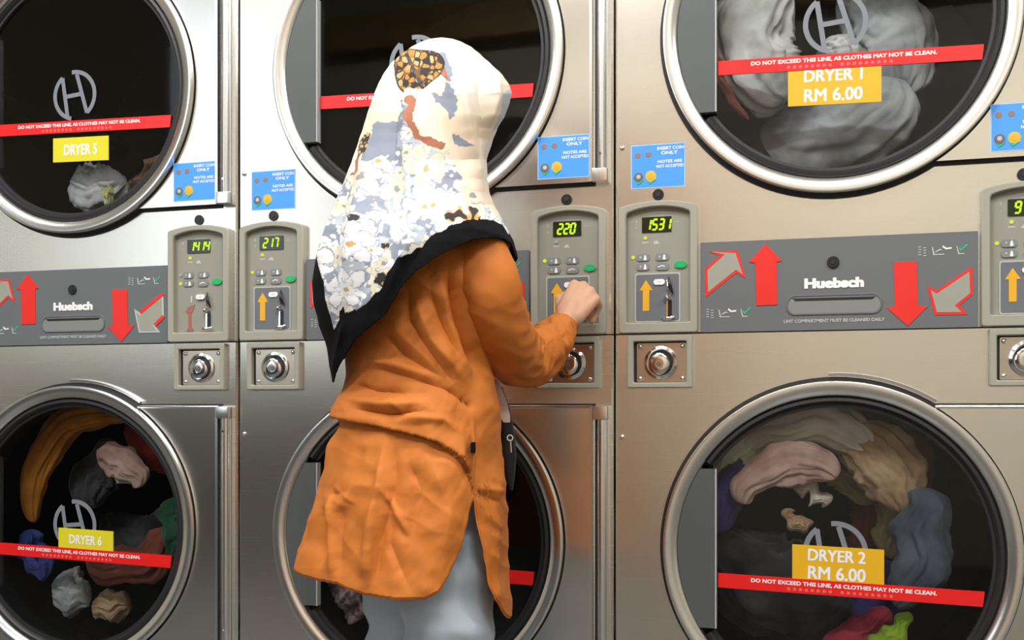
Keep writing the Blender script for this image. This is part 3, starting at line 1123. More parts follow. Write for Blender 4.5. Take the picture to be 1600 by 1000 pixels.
mat('skin', (.66, .37, .24), .5, var=.06, vscale=14, Subsurface_Weight=.08)
mat('skin_dark', (.66, .37, .24), .5)
mat('hair_black', (.02, .015, .012), .5)
mat('shoe_white', (.7, .7, .7), .5)
mat('scarf_black', (.004, .004, .005), .9, bump=.1, bscale=900, Specular_IOR_Level=.15)
mat('strap_white', (.80, .70, .68), .6)
mat('bag_black', (.012, .012, .014), .45, bump=.2, bscale=300)


def sd_capsules(caps, name, mt, parent, voxel, smooth_it=2):
    """union of tapered capsules fused into one skin"""
    bm = bmesh.new()
    for a, b_, ra, rb in caps:
        a, b_ = Vector(a), Vector(b_)
        d = b_ - a
        L_ = max(d.length, 1e-5)
        rot = Vector((0, 0, 1)).rotation_difference(d.normalized() if d.length > 1e-5 else Vector((0, 0, 1))).to_matrix()
        n, h = 20, 6
        rings = []
        for i in range(1, h + 1):
            q = math.pi / 2 * i / h
            rings.append((ra * math.sin(q), -ra * math.cos(q)))
        for i in range(0, h):
            q = math.pi / 2 * i / h
            rings.append((rb * math.cos(q), L_ + rb * math.sin(q)))
        vs = []
        for r, z in rings:
            vs.append([bm.verts.new(a + rot @ Vector((r * math.cos(2 * math.pi * k / n), r * math.sin(2 * math.pi * k / n), z))) for k in range(n)])
        p0 = bm.verts.new(a + rot @ Vector((0, 0, -ra)))
        p1 = bm.verts.new(a + rot @ Vector((0, 0, L_ + rb)))
        for i in range(len(vs) - 1):
            for k in range(n):
                bm.faces.new((vs[i][k], vs[i][(k + 1) % n], vs[i + 1][(k + 1) % n], vs[i + 1][k]))
        for k in range(n):
            bm.faces.new((p0, vs[0][(k + 1) % n], vs[0][k]))
            bm.faces.new((p1, vs[-1][k], vs[-1][(k + 1) % n]))
    bmesh.ops.recalc_face_normals(bm, faces=bm.faces)
    me = bpy.data.meshes.new(name)
    bm.to_mesh(me)
    bm.free()
    o = bpy.data.objects.new(name, me)
    COL.objects.link(o)
    md = o.modifiers.new('r', 'REMESH')
    md.mode = 'VOXEL'
    md.voxel_size = voxel
    md.use_smooth_shade = True
    m2 = o.modifiers.new('s', 'SMOOTH')
    m2.factor = .5
    m2.iterations = smooth_it
    dg = bpy.context.evaluated_depsgraph_get()
    dg.update()
    me2 = bpy.data.meshes.new_from_object(o.evaluated_get(dg))
    o.modifiers.clear()
    o.data = me2
    me2.name = name
    me2.materials.clear()
    me2.materials.append(MATS[mt])
    for p in me2.polygons:
        p.use_smooth = True
    o.parent = parent
    return o


# --- body: trunk, neck, head with face, both arms, hands with five fingers, legs
FA = R(55)                                   # she faces right and away
F = Vector((math.sin(FA), math.cos(FA), 0))
S = Vector((math.cos(FA), -math.sin(FA), 0))  # towards her right
hc = Q(694, 166, .03)                        # head centre
up = Vector((0, 0, 1))


def hp(f, s, u):
    return hc + F * f + S * s + up * u


caps = []
caps += [(hp(-.012, 0, .022), hp(.012, 0, .026), .074, .070), (hp(-.03, 0, .0), hp(-.026, 0, .02), .066, .070)]
caps += [(hp(.03, 0, -.04), hp(.045, 0, -.075), .056, .036), (hp(.055, .0, -.088), hp(.058, 0, -.088), .018, .018)]
caps += [(hp(.086, 0, .012), hp(.106, 0, -.018), .008, .011), (hp(.098, .011, -.020), hp(.098, -.011, -.020), .006, .006)]
caps += [(hp(.080, .018, -.048), hp(.080, -.018, -.048), .009, .009), (hp(.076, .014, -.060), hp(.076, -.014, -.060), .008, .008)]
for s in (1, -1):
    caps += [(hp(.070, s * .030, .006), hp(.071, s * .032, .006), .013, .013), (hp(.076, s * .018, .026), hp(.070, s * .046, .026), .008, .007)]
    caps += [(hp(-.01, s * .074, .012), hp(-.012, s * .078, -.018), .010, .007), (hp(.055, s * .040, -.03), hp(.05, s * .042, -.035), .02, .02)]
neck = Q(690, 262, .035)
chest = Q(668, 430, .055)
belly = Q(655, 600, .05)
pelv = Q(650, 720, .05)
caps += [(hp(-.02, 0, -.05), neck, .050, .048), (neck, chest, .05, .095), (chest, belly, .10, .092), (belly, pelv, .092, .105)]
rs = Q(745, 395, -.015)
ls = Q(610, 400, .10)
caps += [(chest + up * .05, rs, .06, .048), (chest + up * .05, ls, .06, .048)]
re_ = Q(812, 563, .07)
rm_ = Q(848, 545, .13)
rw = Q(882, 505, .198)
le = ls + Vector((.03, .03, -.24))
lw = le + Vector((.01, .08, -.14))
caps += [(rs, re_, .038, .032), (re_, rm_, .031, .028), (rm_, rw, .028, .0225), (ls, le, .042, .034), (le, lw, .033, .024)]


def hand(wrist, along, normal, tip_curl, side):
    """palm, four fingers of unequal length and a thumb that leaves the side of the palm.
    along = wrist to knuckles, normal = out of the back of the hand, side = towards the thumb"""
    out_ = []
    al, nm, sd = along.normalized(), normal.normalized(), side.normalized()
    P = lambda a, s, n: wrist + al * a + sd * s + nm * n
    out_ += [(P(0, 0, 0), P(.03, .004, 0), .0235, .022)]
    ks = [(.084, .027, 0), (.088, .009, .003), (.084, -.009, .002), (.076, -.025, -.003)]
    for k in ks:
        out_ += [(P(.018, k[1] * .45, 0), P(k[0], k[1], k[2]), .0185, .0110)]
    ln = [(.038, .024, .019), (.042, .027, .020), (.039, .025, .019), (.031, .019, .017)]
    for i, (k, l, c) in enumerate(zip(ks, ln, tip_curl)):
        p = P(*k)
        ang = 0.0
        r = .0098 - .0007 * (i == 3)
        for j in range(3):
            ang += c[j]
            d = al * math.cos(ang) - nm * math.sin(ang) + sd * (-.10 + .05 * (1.5 - i) if j == 0 else .02)
            q = p + d.normalized() * l[j]
            out_ += [(p, q, r, r * .93)]
            p = q
            r *= .92
    p0 = P(.022, .018, -.006)
    p1 = P(.052, .040, -.022)
    p2 = P(.078, .040, -.040)
    p3 = P(.098, .030, -.048)
    out_ += [(p0, p1, .015, .0125), (p1, p2, .0120, .0105), (p2, p3, .0105, .0088)]
    return out_


wr = Q(884, 502, .200)
kn = Q(915, 455, .232)
al = (kn - wr)
# back of the hand turned to the viewer and slightly upwards
nrm = Vector((-.25, -1, .10))
nrm = (nrm - al.normalized() * nrm.dot(al.normalized())).normalized()
sd = al.normalized().cross(nrm)
if sd.z < 0:
    sd = -sd
caps += hand(wr, al, nrm, [(1.0, .75, .35), (1.15, .9, .4), (1.25, 1.0, .5), (1.3, 1.0, .5)], sd)
al2 = (lw - le).normalized()
caps += hand(lw, al2, Vector((0, -.3, 1)), [(.3, .4, .3)] * 4, Vector((.7, -.5, 0)))
hipR, hipL = Q(692, 740, .0), Q(628, 740, .12)
kneR, kneL = Q(702, 1030, -.01), Q(634, 1025, .14)
ankR, ankL = Q(706, 1340, .03), Q(640, 1325, .17)
ankR.z = ankL.z = .085
caps += [(hipR, kneR, .072, .048), (kneR, ankR, .046, .03), (hipL, kneL, .072, .048), (kneL, ankL, .046, .03)]
caps += [(pelv, hipR, .09, .075), (pelv, hipL, .09, .075)]
body = sd_capsules(caps, 'body', 'skin', person, .0042, 1)

# --- shoes
for nm_, an in (('shoe', ankR), ('shoe', ankL)):
    ba = Vector((an.x, an.y, .036))
    sc_ = [(ba - F * .045, ba + F * .05, .036, .038), (ba + F * .05, ba + F * .13 + Vector((0, 0, -.006)), .040, .028), (ba, Vector((an.x, an.y, .095)), .036, .036)]
    so = sd_capsules(sc_, nm_, 'shoe_white', person, .006, 2)
    for v in so.data.vertices:
        v.co.z = max(v.co.z, 0.0)

# --- jeans
m = mat('denim', (.40, .47, .54), .8, bump=.3, bscale=700)
t = m.node_tree
bs = t.nodes['Principled BSDF']
tc = t.nodes.new('ShaderNodeTexCoord')
n = t.nodes.new('ShaderNodeTexNoise')
n.inputs['Scale'].default_value = 7
n.inputs['Detail'].default_value = 5
mp = t.nodes.new('ShaderNodeMapping')
mp.inputs['Scale'].default_value = (1.6, 1.6, .6)
mx = t.nodes.new('ShaderNodeMix')
mx.data_type = 'RGBA'
mx.inputs[6].default_value = (.38, .47, .56, 1)
mx.inputs[7].default_value = (.64, .73, .82, 1)
t.links.new(tc.outputs['Object'], mp.inputs[0])
t.links.new(mp.outputs[0], n.inputs['Vector'])
t.links.new(n.outputs['Fac'], mx.inputs[0])
t.links.new(mx.outputs[2], bs.inputs['Base Color'])
jc = [(Q(696, 760, .0), Q(700, 1010, -.02), .088, .0775), (Q(700, 1010, -.02), Vector((ankR.x, ankR.y, .12)), .0775, .062),
      (Q(632, 760, .11), Q(636, 1010, .13), .085, .074), (Q(636, 1010, .13), Vector((ankL.x, ankL.y, .12)), .074, .062),
      (Q(650, 690, .05), Q(696, 760, .0), .10, .09), (Q(650, 690, .05), Q(632, 760, .11), .10, .088)]
jeans = sd_capsules(jc, 'trousers', 'denim', person, .006, 3)
me = jeans.data
nr = [v.normal.copy() for v in me.vertices]
for v, nn in zip(me.vertices, nr):
    c = v.co
    d = .010 * noise.noise(Vector((c.x * 9, c.y * 9, c.z * 22))) + .006 * (1 - 2.2 * abs(noise.noise(Vector((c.x * 8 + c.z * 9, c.y * 8, c.z * 16 - c.x * 10)))))
    v.co = c + nn * d


# --- a garment hung on stacked outlines
def shell(rows, hem_near, hem_far, NPHI, NV, ytop, disp, skew, power=1.0, hemband=0, far_tab=None, taper=1.0):
    """rows: (py, left px, right px, half depth m, centre depth m); returns grid of points and image coordinates"""
    def sect(py, phi):
        L_, R_, D, b0 = lerp_tab(rows, py)
        ca, sa = math.cos(phi), math.sin(phi)
        ca2 = math.copysign(abs(ca) ** power, ca)
        sa2 = math.copysign(abs(sa) ** power, sa)
        px = (L_ + R_) / 2 + (R_ - L_) / 2 * ca2
        b = b0 + D * sa2 - skew * (R_ - L_) / 2 * PK * ca2
        return px, b
    grid = []
    for i in range(NPHI):
        phi = -math.pi + 2 * math.pi * i / NPHI + 1e-4
        if phi <= 0:
            py = ytop + 2
            while py < 1000:
                px, b = sect(py, phi)
                if py >= f1(hem_near, px):
                    break
                py += 1.5
            hem = py
        else:
            hem = f1(hem_far, math.degrees(phi))
        col = []
        for j in range(NV + 1):
            t_ = j / NV
            t_ = t_ ** taper
            py = ytop + (hem - ytop) * t_
            px, b = sect(py, phi)
            col.append((px, py, b, phi, hem))
        grid.append(col)
    return grid


def seg_d(px, py, a, b_):
    dx, dy = b_[0] - a[0], b_[1] - a[1]
    t_ = ((px - a[0]) * dx + (py - a[1]) * dy) / (dx * dx + dy * dy)
    t_ = max(0, min(1, t_))
    qx, qy = a[0] + dx * t_, a[1] + dy * t_
    return math.hypot(px - qx, py - qy), t_


def creases(px, py, CR):
    s = 0
    for pts, amp, wd in CR:
        dm, tm = 1e9, 0
        n_ = len(pts) - 1
        for i in range(n_):
            if abs(px - pts[i][0]) > 260:
                continue
            d, t_ = seg_d(px, py, pts[i], pts[i + 1])
            if d < dm:
                dm, tm = d, (i + t_) / n_
        if dm < wd * 3:
            e = min(1, 4 * tm + .15) * min(1, 4 * (1 - tm) + .15)
            s += amp * e * math.exp(-(dm / wd) ** 1.35)
    return s


def grid_mesh(grid, disp, name, mt, parent, mat_fn=None, mats=None, skip=None, solid=.0025, capt=False):
    NP, NV = len(grid), len(grid[0])
    vs, info = [], []
    for i, col in enumerate(grid):
        for (px, py, b, phi, hem) in col:
            p = Q(px, py, b)
            d = disp(px, py, b, phi, hem)
            p = p + Vector((math.cos(phi), math.sin(phi), 0)) * d
            vs.append(p)
            info.append((px, py, phi, hem, p))
    fs, mi = [], []
    for i in range(NP):
        i2 = (i + 1) % NP
        for j in range(NV - 1):
            q = (i * NV + j, i2 * NV + j, i2 * NV + j + 1, i * NV + j + 1)
            if skip and skip(info[q[0]]):
                continue
            fs.append(q)
            mi.append(mat_fn(info[q[3]]) if mat_fn else 0)
    me = bpy.data.meshes.new(name)
    me.from_pydata([tuple(v) for v in vs], [], fs)
    for mn in (mats or [mt]):
        me.materials.append(MATS[mn])
    for p, k in zip(me.polygons, mi):
        p.material_index = k
        p.use_smooth = True
    o = bpy.data.objects.new(name, me)
    COL.objects.link(o)
    o.parent = parent
    if solid:
        so = o.modifiers.new('thickness', 'SOLIDIFY')
        so.thickness = solid
        so.offset = -1
    return o, info


def near(phi):
    return max(0.0, min(1.0, .5 - math.sin(phi) * 3))


# --- tunic
TR = [(340, 668, 725, .05, .03), (352, 640, 750, .075, .03), (368, 595, 765, .11, .03), (392, 565, 772, .135, .03), (430, 548, 768, .15, .03),
      (480, 542, 765, .155, .03), (540, 541, 764, .15, .03), (590, 547, 766, .145, .03), (615, 545, 770, .145, .03), (640, 534, 776, .15, .03), (654, 530, 778, .155, .035),
      (664, 534, 778, .155, .035), (700, 517, 781, .165, .04), (760, 501, 784, .178, .04), (820, 484, 788, .19, .045), (888, 463, 790, .20, .05), (965, 455, 794, .205, .05)]
HN = [(455, 884), (463, 888), (480, 897), (500, 905), (530, 908), (548, 918), (575, 926), (620, 932), (662, 932), (682, 922), (696, 900), (706, 880), (715, 860), (726, 820), (734, 785), (737.5, 768),
      (739, 778), (744, 800), (752, 842), (758, 880), (763, 915), (770, 935), (782, 952), (792, 962), (800, 962)]
HF = [(0, 955), (12, 925), (40, 895), (120, 888), (160, 885), (180, 884)]
CR = [
    ([(637, 440), (640, 500), (670, 545), (708, 600)], -.007, 9),
    ([(650, 470), (672, 530), (722, 596)], .006, 10),
    ([(590, 575), (640, 590), (700, 612)], -.005, 8),
    ([(575, 560), (625, 572), (680, 590)], .004, 8),
    ([(600, 520), (632, 556), (690, 590)], -.006, 10),
    ([(668, 440), (690, 500), (716, 560)], -.006, 8),
    ([(560, 600), (590, 612), (640, 616)], -.005, 7),
    ([(700, 425), (712, 470), (728, 530), (752, 592)], -.016, 11),
    ([(690, 440), (702, 500), (735, 590)], .005, 9),
    ([(566, 640), (610, 648), (660, 644)], -.007, 7),
    ([(548, 622), (600, 630), (660, 630)], .004, 7),
    ([(600, 605), (640, 650), (690, 655), (735, 690)], .004, 8),
    ([(690, 606), (720, 625), (745, 640)], -.004, 6),
    ([(604, 690), (596, 760), (580, 830), (570, 905)], .008, 9),
    ([(620, 690), (618, 760), (600, 830), (588, 915)], -.005, 10),
    ([(520, 775), (548, 768)], -.002, 6),
    ([(514, 790), (508, 830), (500, 890)], -.006, 8),
    ([(524, 772), (522, 820), (520, 895)], .007, 7),
    ([(540, 790), (536, 840), (532, 900)], -.003, 8),
    ([(526, 758), (562, 788)], .002, 6),
    ([(600, 762), (640, 838)], .004, 5),
    ([(590, 800), (584, 850), (578, 915)], .004, 6),
    ([(612, 780), (612, 850), (640, 920)], -.003, 8),
    ([(640, 720), (660, 770), (640, 850)], -.004, 14),
    ([(672, 720), (700, 790), (690, 860)], .004, 14),
    ([(740, 770), (775, 785)], -.003, 5),
    ([(745, 762), (782, 768)], .003, 5),
    ([(750, 800), (780, 830)], .002, 5),
    ([(770, 850), (774, 940)], .003, 6),
    ([(735, 650), (737, 740)], .0015, 2.5),
    ([(655, 380), (650, 430), (690, 470)], .004, 8),
    ([(560, 700), (540, 760), (530, 800)], .003, 9),
]
STEP = [(520, 646), (536, 652), (580, 661), (620, 671), (655, 680), (680, 689), (700, 702), (716, 718), (728, 736), (738, 766)]


def tunic_disp(px, py, b, phi, hem):
    nf = near(phi)
    d = creases(px, py, CR) * nf * 1.9
    if px < 738:
        ys = f1(STEP, px)
        e = min(1, (740 - px) / 25.0)
        if py <= ys:
            u = (ys - py) / 55.0
            d += .011 * math.exp(-u * u) * e * (nf + .3)
        else:
            d -= .003 * math.exp(-((py - ys) / 10.0) ** 2) * e
    k = Vector((px * .012, py * .012, phi))
    d += .004 * noise.noise(k * 1.2) + .0022 * noise.noise(k * 3.1 + Vector((5, 0, 0)))
    # crumple
    c2 = Vector((px * .035 + .4 * py * .035, py * .020, phi * .8))
    d += .0042 * (1 - 2.2 * abs(noise.noise(Vector(((px * .75 + py * .5) * .020, (py * .75 - px * .5) * .007, phi * .5))))) * (.4 + .6 * nf)
    d += .0026 * (1 - 2.2 * abs(noise.noise(Vector(((px * .6 - py * .8) * .030, (py * .6 + px * .8) * .010, phi * .5 + 8)))))
    d += .0010 * noise.noise(c2 * 2.5)
    lo = max(0, min(1, (py - 690) / 200.0))
    d += lo * .004 * math.sin(phi * 11 + 1.1) * (1 - .4 * nf)
    return d


m = mat('orange_cotton', (.60, .190, .028), .72, bump=.25, bscale=1100)
t = m.node_tree
bs = t.nodes['Principled BSDF']
tc = t.nodes.new('ShaderNodeTexCoord')
n = t.nodes.new('ShaderNodeTexNoise')
n.inputs['Scale'].default_value = 12
n.inputs['Detail'].default_value = 6
mx = t.nodes.new('ShaderNodeMix')
mx.data_type = 'RGBA'
mx.inputs[6].default_value = (.52, .14, .015, 1)
mx.inputs[7].default_value = (.64, .20, .026, 1)
t.links.new(tc.outputs['Object'], n.inputs['Vector'])
t.links.new(n.outputs['Fac'], mx.inputs[0])
t.links.new(mx.outputs[2], bs.inputs['Base Color'])

grid = shell(TR, HN, HF, 560, 330, 340, None, .30)
tunic, inf = grid_mesh(grid, tunic_disp, 'tunic', 'orange_cotton', person)

# rolled hem along the bottom edge
hemp = [Vector(inf[i * 331 + 330][4]) for i in range(560)]
bh = MB()
L = []
for i, p in enumerate(hemp):
    nx = hemp[(i + 1) % 560] - hemp[i - 1]
    nx = nx.normalized() if nx.length > 1e-6 else Vector((1, 0, 0))
    phi = -math.pi + 2 * math.pi * i / 560
    o_ = Vector((math.cos(phi), math.sin(phi), 0))
    o_ = (o_ - nx * o_.dot(nx)).normalized()
    w_ = nx.cross(o_)
    L.append([tuple(p + o_ * (.0016 * math.cos(q)) + w_ * (.0035 * math.sin(q))) for q in [k * math.pi / 4 for k in range(8)]])
L.append(L[0])
bh.loops(L, 'orange_cotton')
hem_o = bh.build('hem', None, smooth=180)
hem_o.parent = tunic

# --- sleeves
SL = [((745, 392), -.050, .050), ((754, 415), -.070, .053), ((761, 445), -.078, .055), ((769, 475), -.066, .0545), ((779, 505), -.042, .054), ((790, 532), -.008, .052), ((803, 553), .038, .0485),
      ((822, 561), .085, .0435), ((843, 552), .115, .042), ((860, 536), .145, .0385), ((871, 521), .165, .034), ((879, 511), .180, .0285), ((880.5, 509), .183, .0265)]


def sleeve(path, name, wr_):
    P = [Q(p[0][0], p[0][1], p[1]) for p in path]
    Rr = [p[2] for p in path]
    # resample smoothly
    M_ = 150
    pts, rad, tt = [], [], []
    n_ = len(P) - 1
    for i in range(M_ + 1):
        u = i / M_ * n_
        k = min(int(u), n_ - 1)
        s = u - k
        p0, p1, p2, p3 = P[max(k - 1, 0)], P[k], P[k + 1], P[min(k + 2, n_)]
        pts.append(.5 * ((2 * p1) + (p2 - p0) * s + (2 * p0 - 5 * p1 + 4 * p2 - p3) * s * s + (3 * p1 - p0 - 3 * p2 + p3) * s ** 3))
        rad.append(Rr[k] + (Rr[k + 1] - Rr[k]) * s)
        tt.append(i / M_)
    L = []
    K = 72
    a_prev = None
    for i, p in enumerate(pts):
        d = (pts[min(i + 2, M_)] - pts[max(i - 2, 0)]).normalized()
        if a_prev is None:
            a = d.cross(Vector((0, 1, 0))).normalized()
        else:
            a = (a_prev - d * a_prev.dot(d)).normalized()
        a_prev = a
        b_ = d.cross(a)
        row = []
        for k in range(K):
            q = 2 * math.pi * k / K
            t_ = tt[i]
            elbow = math.exp(-((t_ - .62) / .20) ** 2)
            w1 = noise.noise(Vector((math.cos(q) * 1.1, math.sin(q) * 1.1, t_ * 9 + wr_)))
            w2 = 1 - 2 * abs(noise.noise(Vector((math.cos(q) * 1.3 + 3, math.sin(q) * 1.3, t_ * 17 + q * .5 + wr_))))
            w3 = 1 - 2 * abs(noise.noise(Vector((math.cos(q) * .8 + 7, math.sin(q) * .8, t_ * 34 + wr_))))
            s = rad[i] * (1 + .07 * w1) + w2 * .0062 * (.35 + elbow) + w3 * .0045 * elbow
            if t_ > .97:
                s *= 1.04
            row.append(tuple(p + (a * math.cos(q) + b_ * math.sin(q)) * s))
        L.append(row)
    # turn the cuff inwards
    last = L[-1]
    c = pts[-1]
    L.append([tuple(c + (Vector(v) - c) * .92) for v in last])
    dd = (pts[-1] - pts[-4]).normalized()
    L.append([tuple(c - dd * .03 + (Vector(v) - c) * .88) for v in last])
    b = MB()
    b.loops(L, 'orange_cotton', True, True, False)
    o = b.build(name, None, smooth=180)
    o.parent = tunic
    return o


sleeve(SL, 'sleeve', 0.0)
PQ = lambda v: ((800 + FPX * (v.x + (AX0 - 800) * PK) / (ZP + v.y), 636 - FPX * (v.z - CAMH) / (ZP + v.y)), v.y)
lsl = []
for a_, b_, r0, r1 in ((ls, le, .055, .05), (le, lw, .048, .034)):
    for k in range(5):
        s = k / 5
        v = a_ + (b_ - a_) * s
        lsl.append((*PQ(v), r0 + (r1 - r0) * s))
lsl.append((*PQ(lw), .031))
sleeve(lsl, 'sleeve', 4.0)

# small dark tab on the side seam
b = MB()
p = Q(740, 698, -.115)
b.box(p.x - .0035, p.x + .0035, p.y - .035, p.y + .03, p.z - .009, p.z + .008, 'scarf_black', .001)
o = b.build('side_tab', None)
o.parent = tunic

# --- headscarf
HR = [(61, 688, 693, .004, .03), (63, 672, 708, .020, .03), (68, 658, 722, .042, .03), (76, 643, 737, .062, .03), (88, 626, 751, .080, .03), (102, 611, 766, .092, .03),
      (120, 599, 784, .102, .03), (134, 592, 794, .106, .03), (146, 587, 798, .108, .03), (160, 582, 795, .109, .03), (180, 575, 788, .110, .03), (200, 569, 776, .109, .03),
      (220, 562, 768, .108, .03), (250, 551, 757, .110, .03), (280, 540, 757, .122, .03), (300, 531, 760, .135, .03), (320, 521, 767, .150, .03), (340, 513, 779, .170, .025),
      (360, 506, 790, .188, .02), (380, 500, 800, .198, .02), (400, 496, 805, .202, .02), (440, 492, 806, .202, .02), (470, 494, 806, .202, .02), (500, 502, 806, .20, .02), (545, 514, 806, .19, .02), (590, 520, 806, .18, .02), (600, 521, 806, .18, .02)]
SN = [(480, 598), (519, 598), (523, 595), (528, 580), (534, 562), (545, 545), (560, 528), (575, 515), (600, 492), (614, 470), (626, 450), (638, 435), (655, 420), (690, 396), (715, 383), (740, 374), (765, 371), (782, 373), (796, 380), (804, 402), (810, 402)]
SF = [(0, 404), (15, 420), (60, 430), (120, 430), (150, 440), (168, 480), (176, 540), (180, 590)]
SCR = [
    ([(640, 140), (636, 220), (640, 300), (632, 400)], .009, 9),
    ([(622, 170), (612, 260), (600, 400)], -.005, 11),
    ([(655, 200), (668, 280), (690, 340)], -.004, 10),
    ([(720, 110), (728, 170), (738, 240), (752, 310)], .006, 10),
    ([(700, 120), (706, 200), (730, 290)], -.004, 12),
    ([(745, 120), (755, 180), (748, 240)], -.005, 8),
    ([(770, 110), (775, 150), (762, 200)], .005, 7),
    ([(580, 230), (560, 330), (540, 460)], .006, 12),
    ([(560, 230), (535, 330), (515, 430)], -.004, 9),
    ([(600, 300), (580, 400), (555, 500)], -.004, 10),
    ([(660, 300), (640, 380), (600, 470)], .004, 10),
    ([(690, 330), (670, 370), (640, 420)], -.004, 9),
    ([(715, 340), (745, 362), (790, 372)], .003, 9),
    ([(540, 500), (530, 545), (524, 590)], .004, 6),
]


def scarf_disp(px, py, b, phi, hem):
    nf = near(phi)
    d = creases(px, py, SCR) * nf * 1.7
    lo = max(0, min(1, (py - 180) / 250.0))
    d += lo * .006 * math.sin(phi * 9 + .6 + py * .004) * (1 - .75 * nf)
    k = Vector((px * .010, py * .006, phi))
    d += .005 * noise.noise(k * 1.3) * (.3 + lo)
    d += .0018 * (1 - 2 * abs(noise.noise(Vector((px * .03, py * .012, phi))))) * lo
    # hollow under the brim at the face
    fd = math.exp(-((math.degrees(phi) - 35) / 34.0) ** 2 - ((py - 190) / 45.0) ** 2)
    d -= .004 * fd
    return d


SVN = 420
SPN = 520
grid = shell(HR, SN, SF, SPN, SVN, 61, None, .18, taper=1.0)


def inpoly(x, y, P):
    c = False
    n_ = len(P)
    j = n_ - 1
    for i in range(n_):
        if (P[i][1] > y) != (P[j][1] > y) and x < (P[j][0] - P[i][0]) * (y - P[i][1]) / (P[j][1] - P[i][1]) + P[i][0]:
            c = not c
        j = i
    return c


def wline(px, py, P, wd):
    return min(seg_d(px, py, P[i], P[i + 1])[0] for i in range(len(P) - 1)) < wd


CREAM, GREY, GREYL, RUST, OR, BLK, OCH, PALE, WHITE = (.90, .78, .62), (.27, .30, .38), (.50, .55, .63), (.42, .15, .08), (.62, .25, .03), (.012, .010, .010), (.62, .40, .16), (.80, .73, .52), (.86, .87, .88)
POLY = [
    ([(674, 144), (690, 150), (696, 126), (706, 132), (714, 148), (718, 173), (705, 184), (682, 159)], GREY),
    ([(690, 84), (696, 84), (708, 118), (702, 128), (692, 100)], GREY),
    ([(683, 93), (696, 100), (708, 127), (695, 124), (684, 118)], RUST),
    ([(584, 196), (590, 190), (622, 192), (622, 236), (600, 244), (570, 256)], GREY),
    ([(566, 236), (566, 226), (552, 262), (545, 275), (560, 270), (566, 250)], RUST),
    ([(779, 148), (799, 140), (801, 160), (790, 190), (765, 203), (778, 175)], GREYL),
    ([(707, 206), (714, 207), (737, 230), (720, 231), (712, 222)], GREY),
    ([(718, 163), (712, 176), (722, 184), (726, 170)], CREAM),
]
RUSTL = [(643, 158), (642, 180), (650, 212), (670, 221), (689, 228)]
FLB = [(520, 262), (548, 262), (566, 262), (584, 244), (622, 192), (634, 150), (646, 158), (646, 200), (660, 228), (700, 228), (712, 265), (730, 293), (762, 326), (812, 372), (812, 640), (440, 640), (470, 330)]


def vor(x, y, s, seed=0):
    d, p = noise.voronoi(Vector((x * s, y * s, seed)))
    return d, p


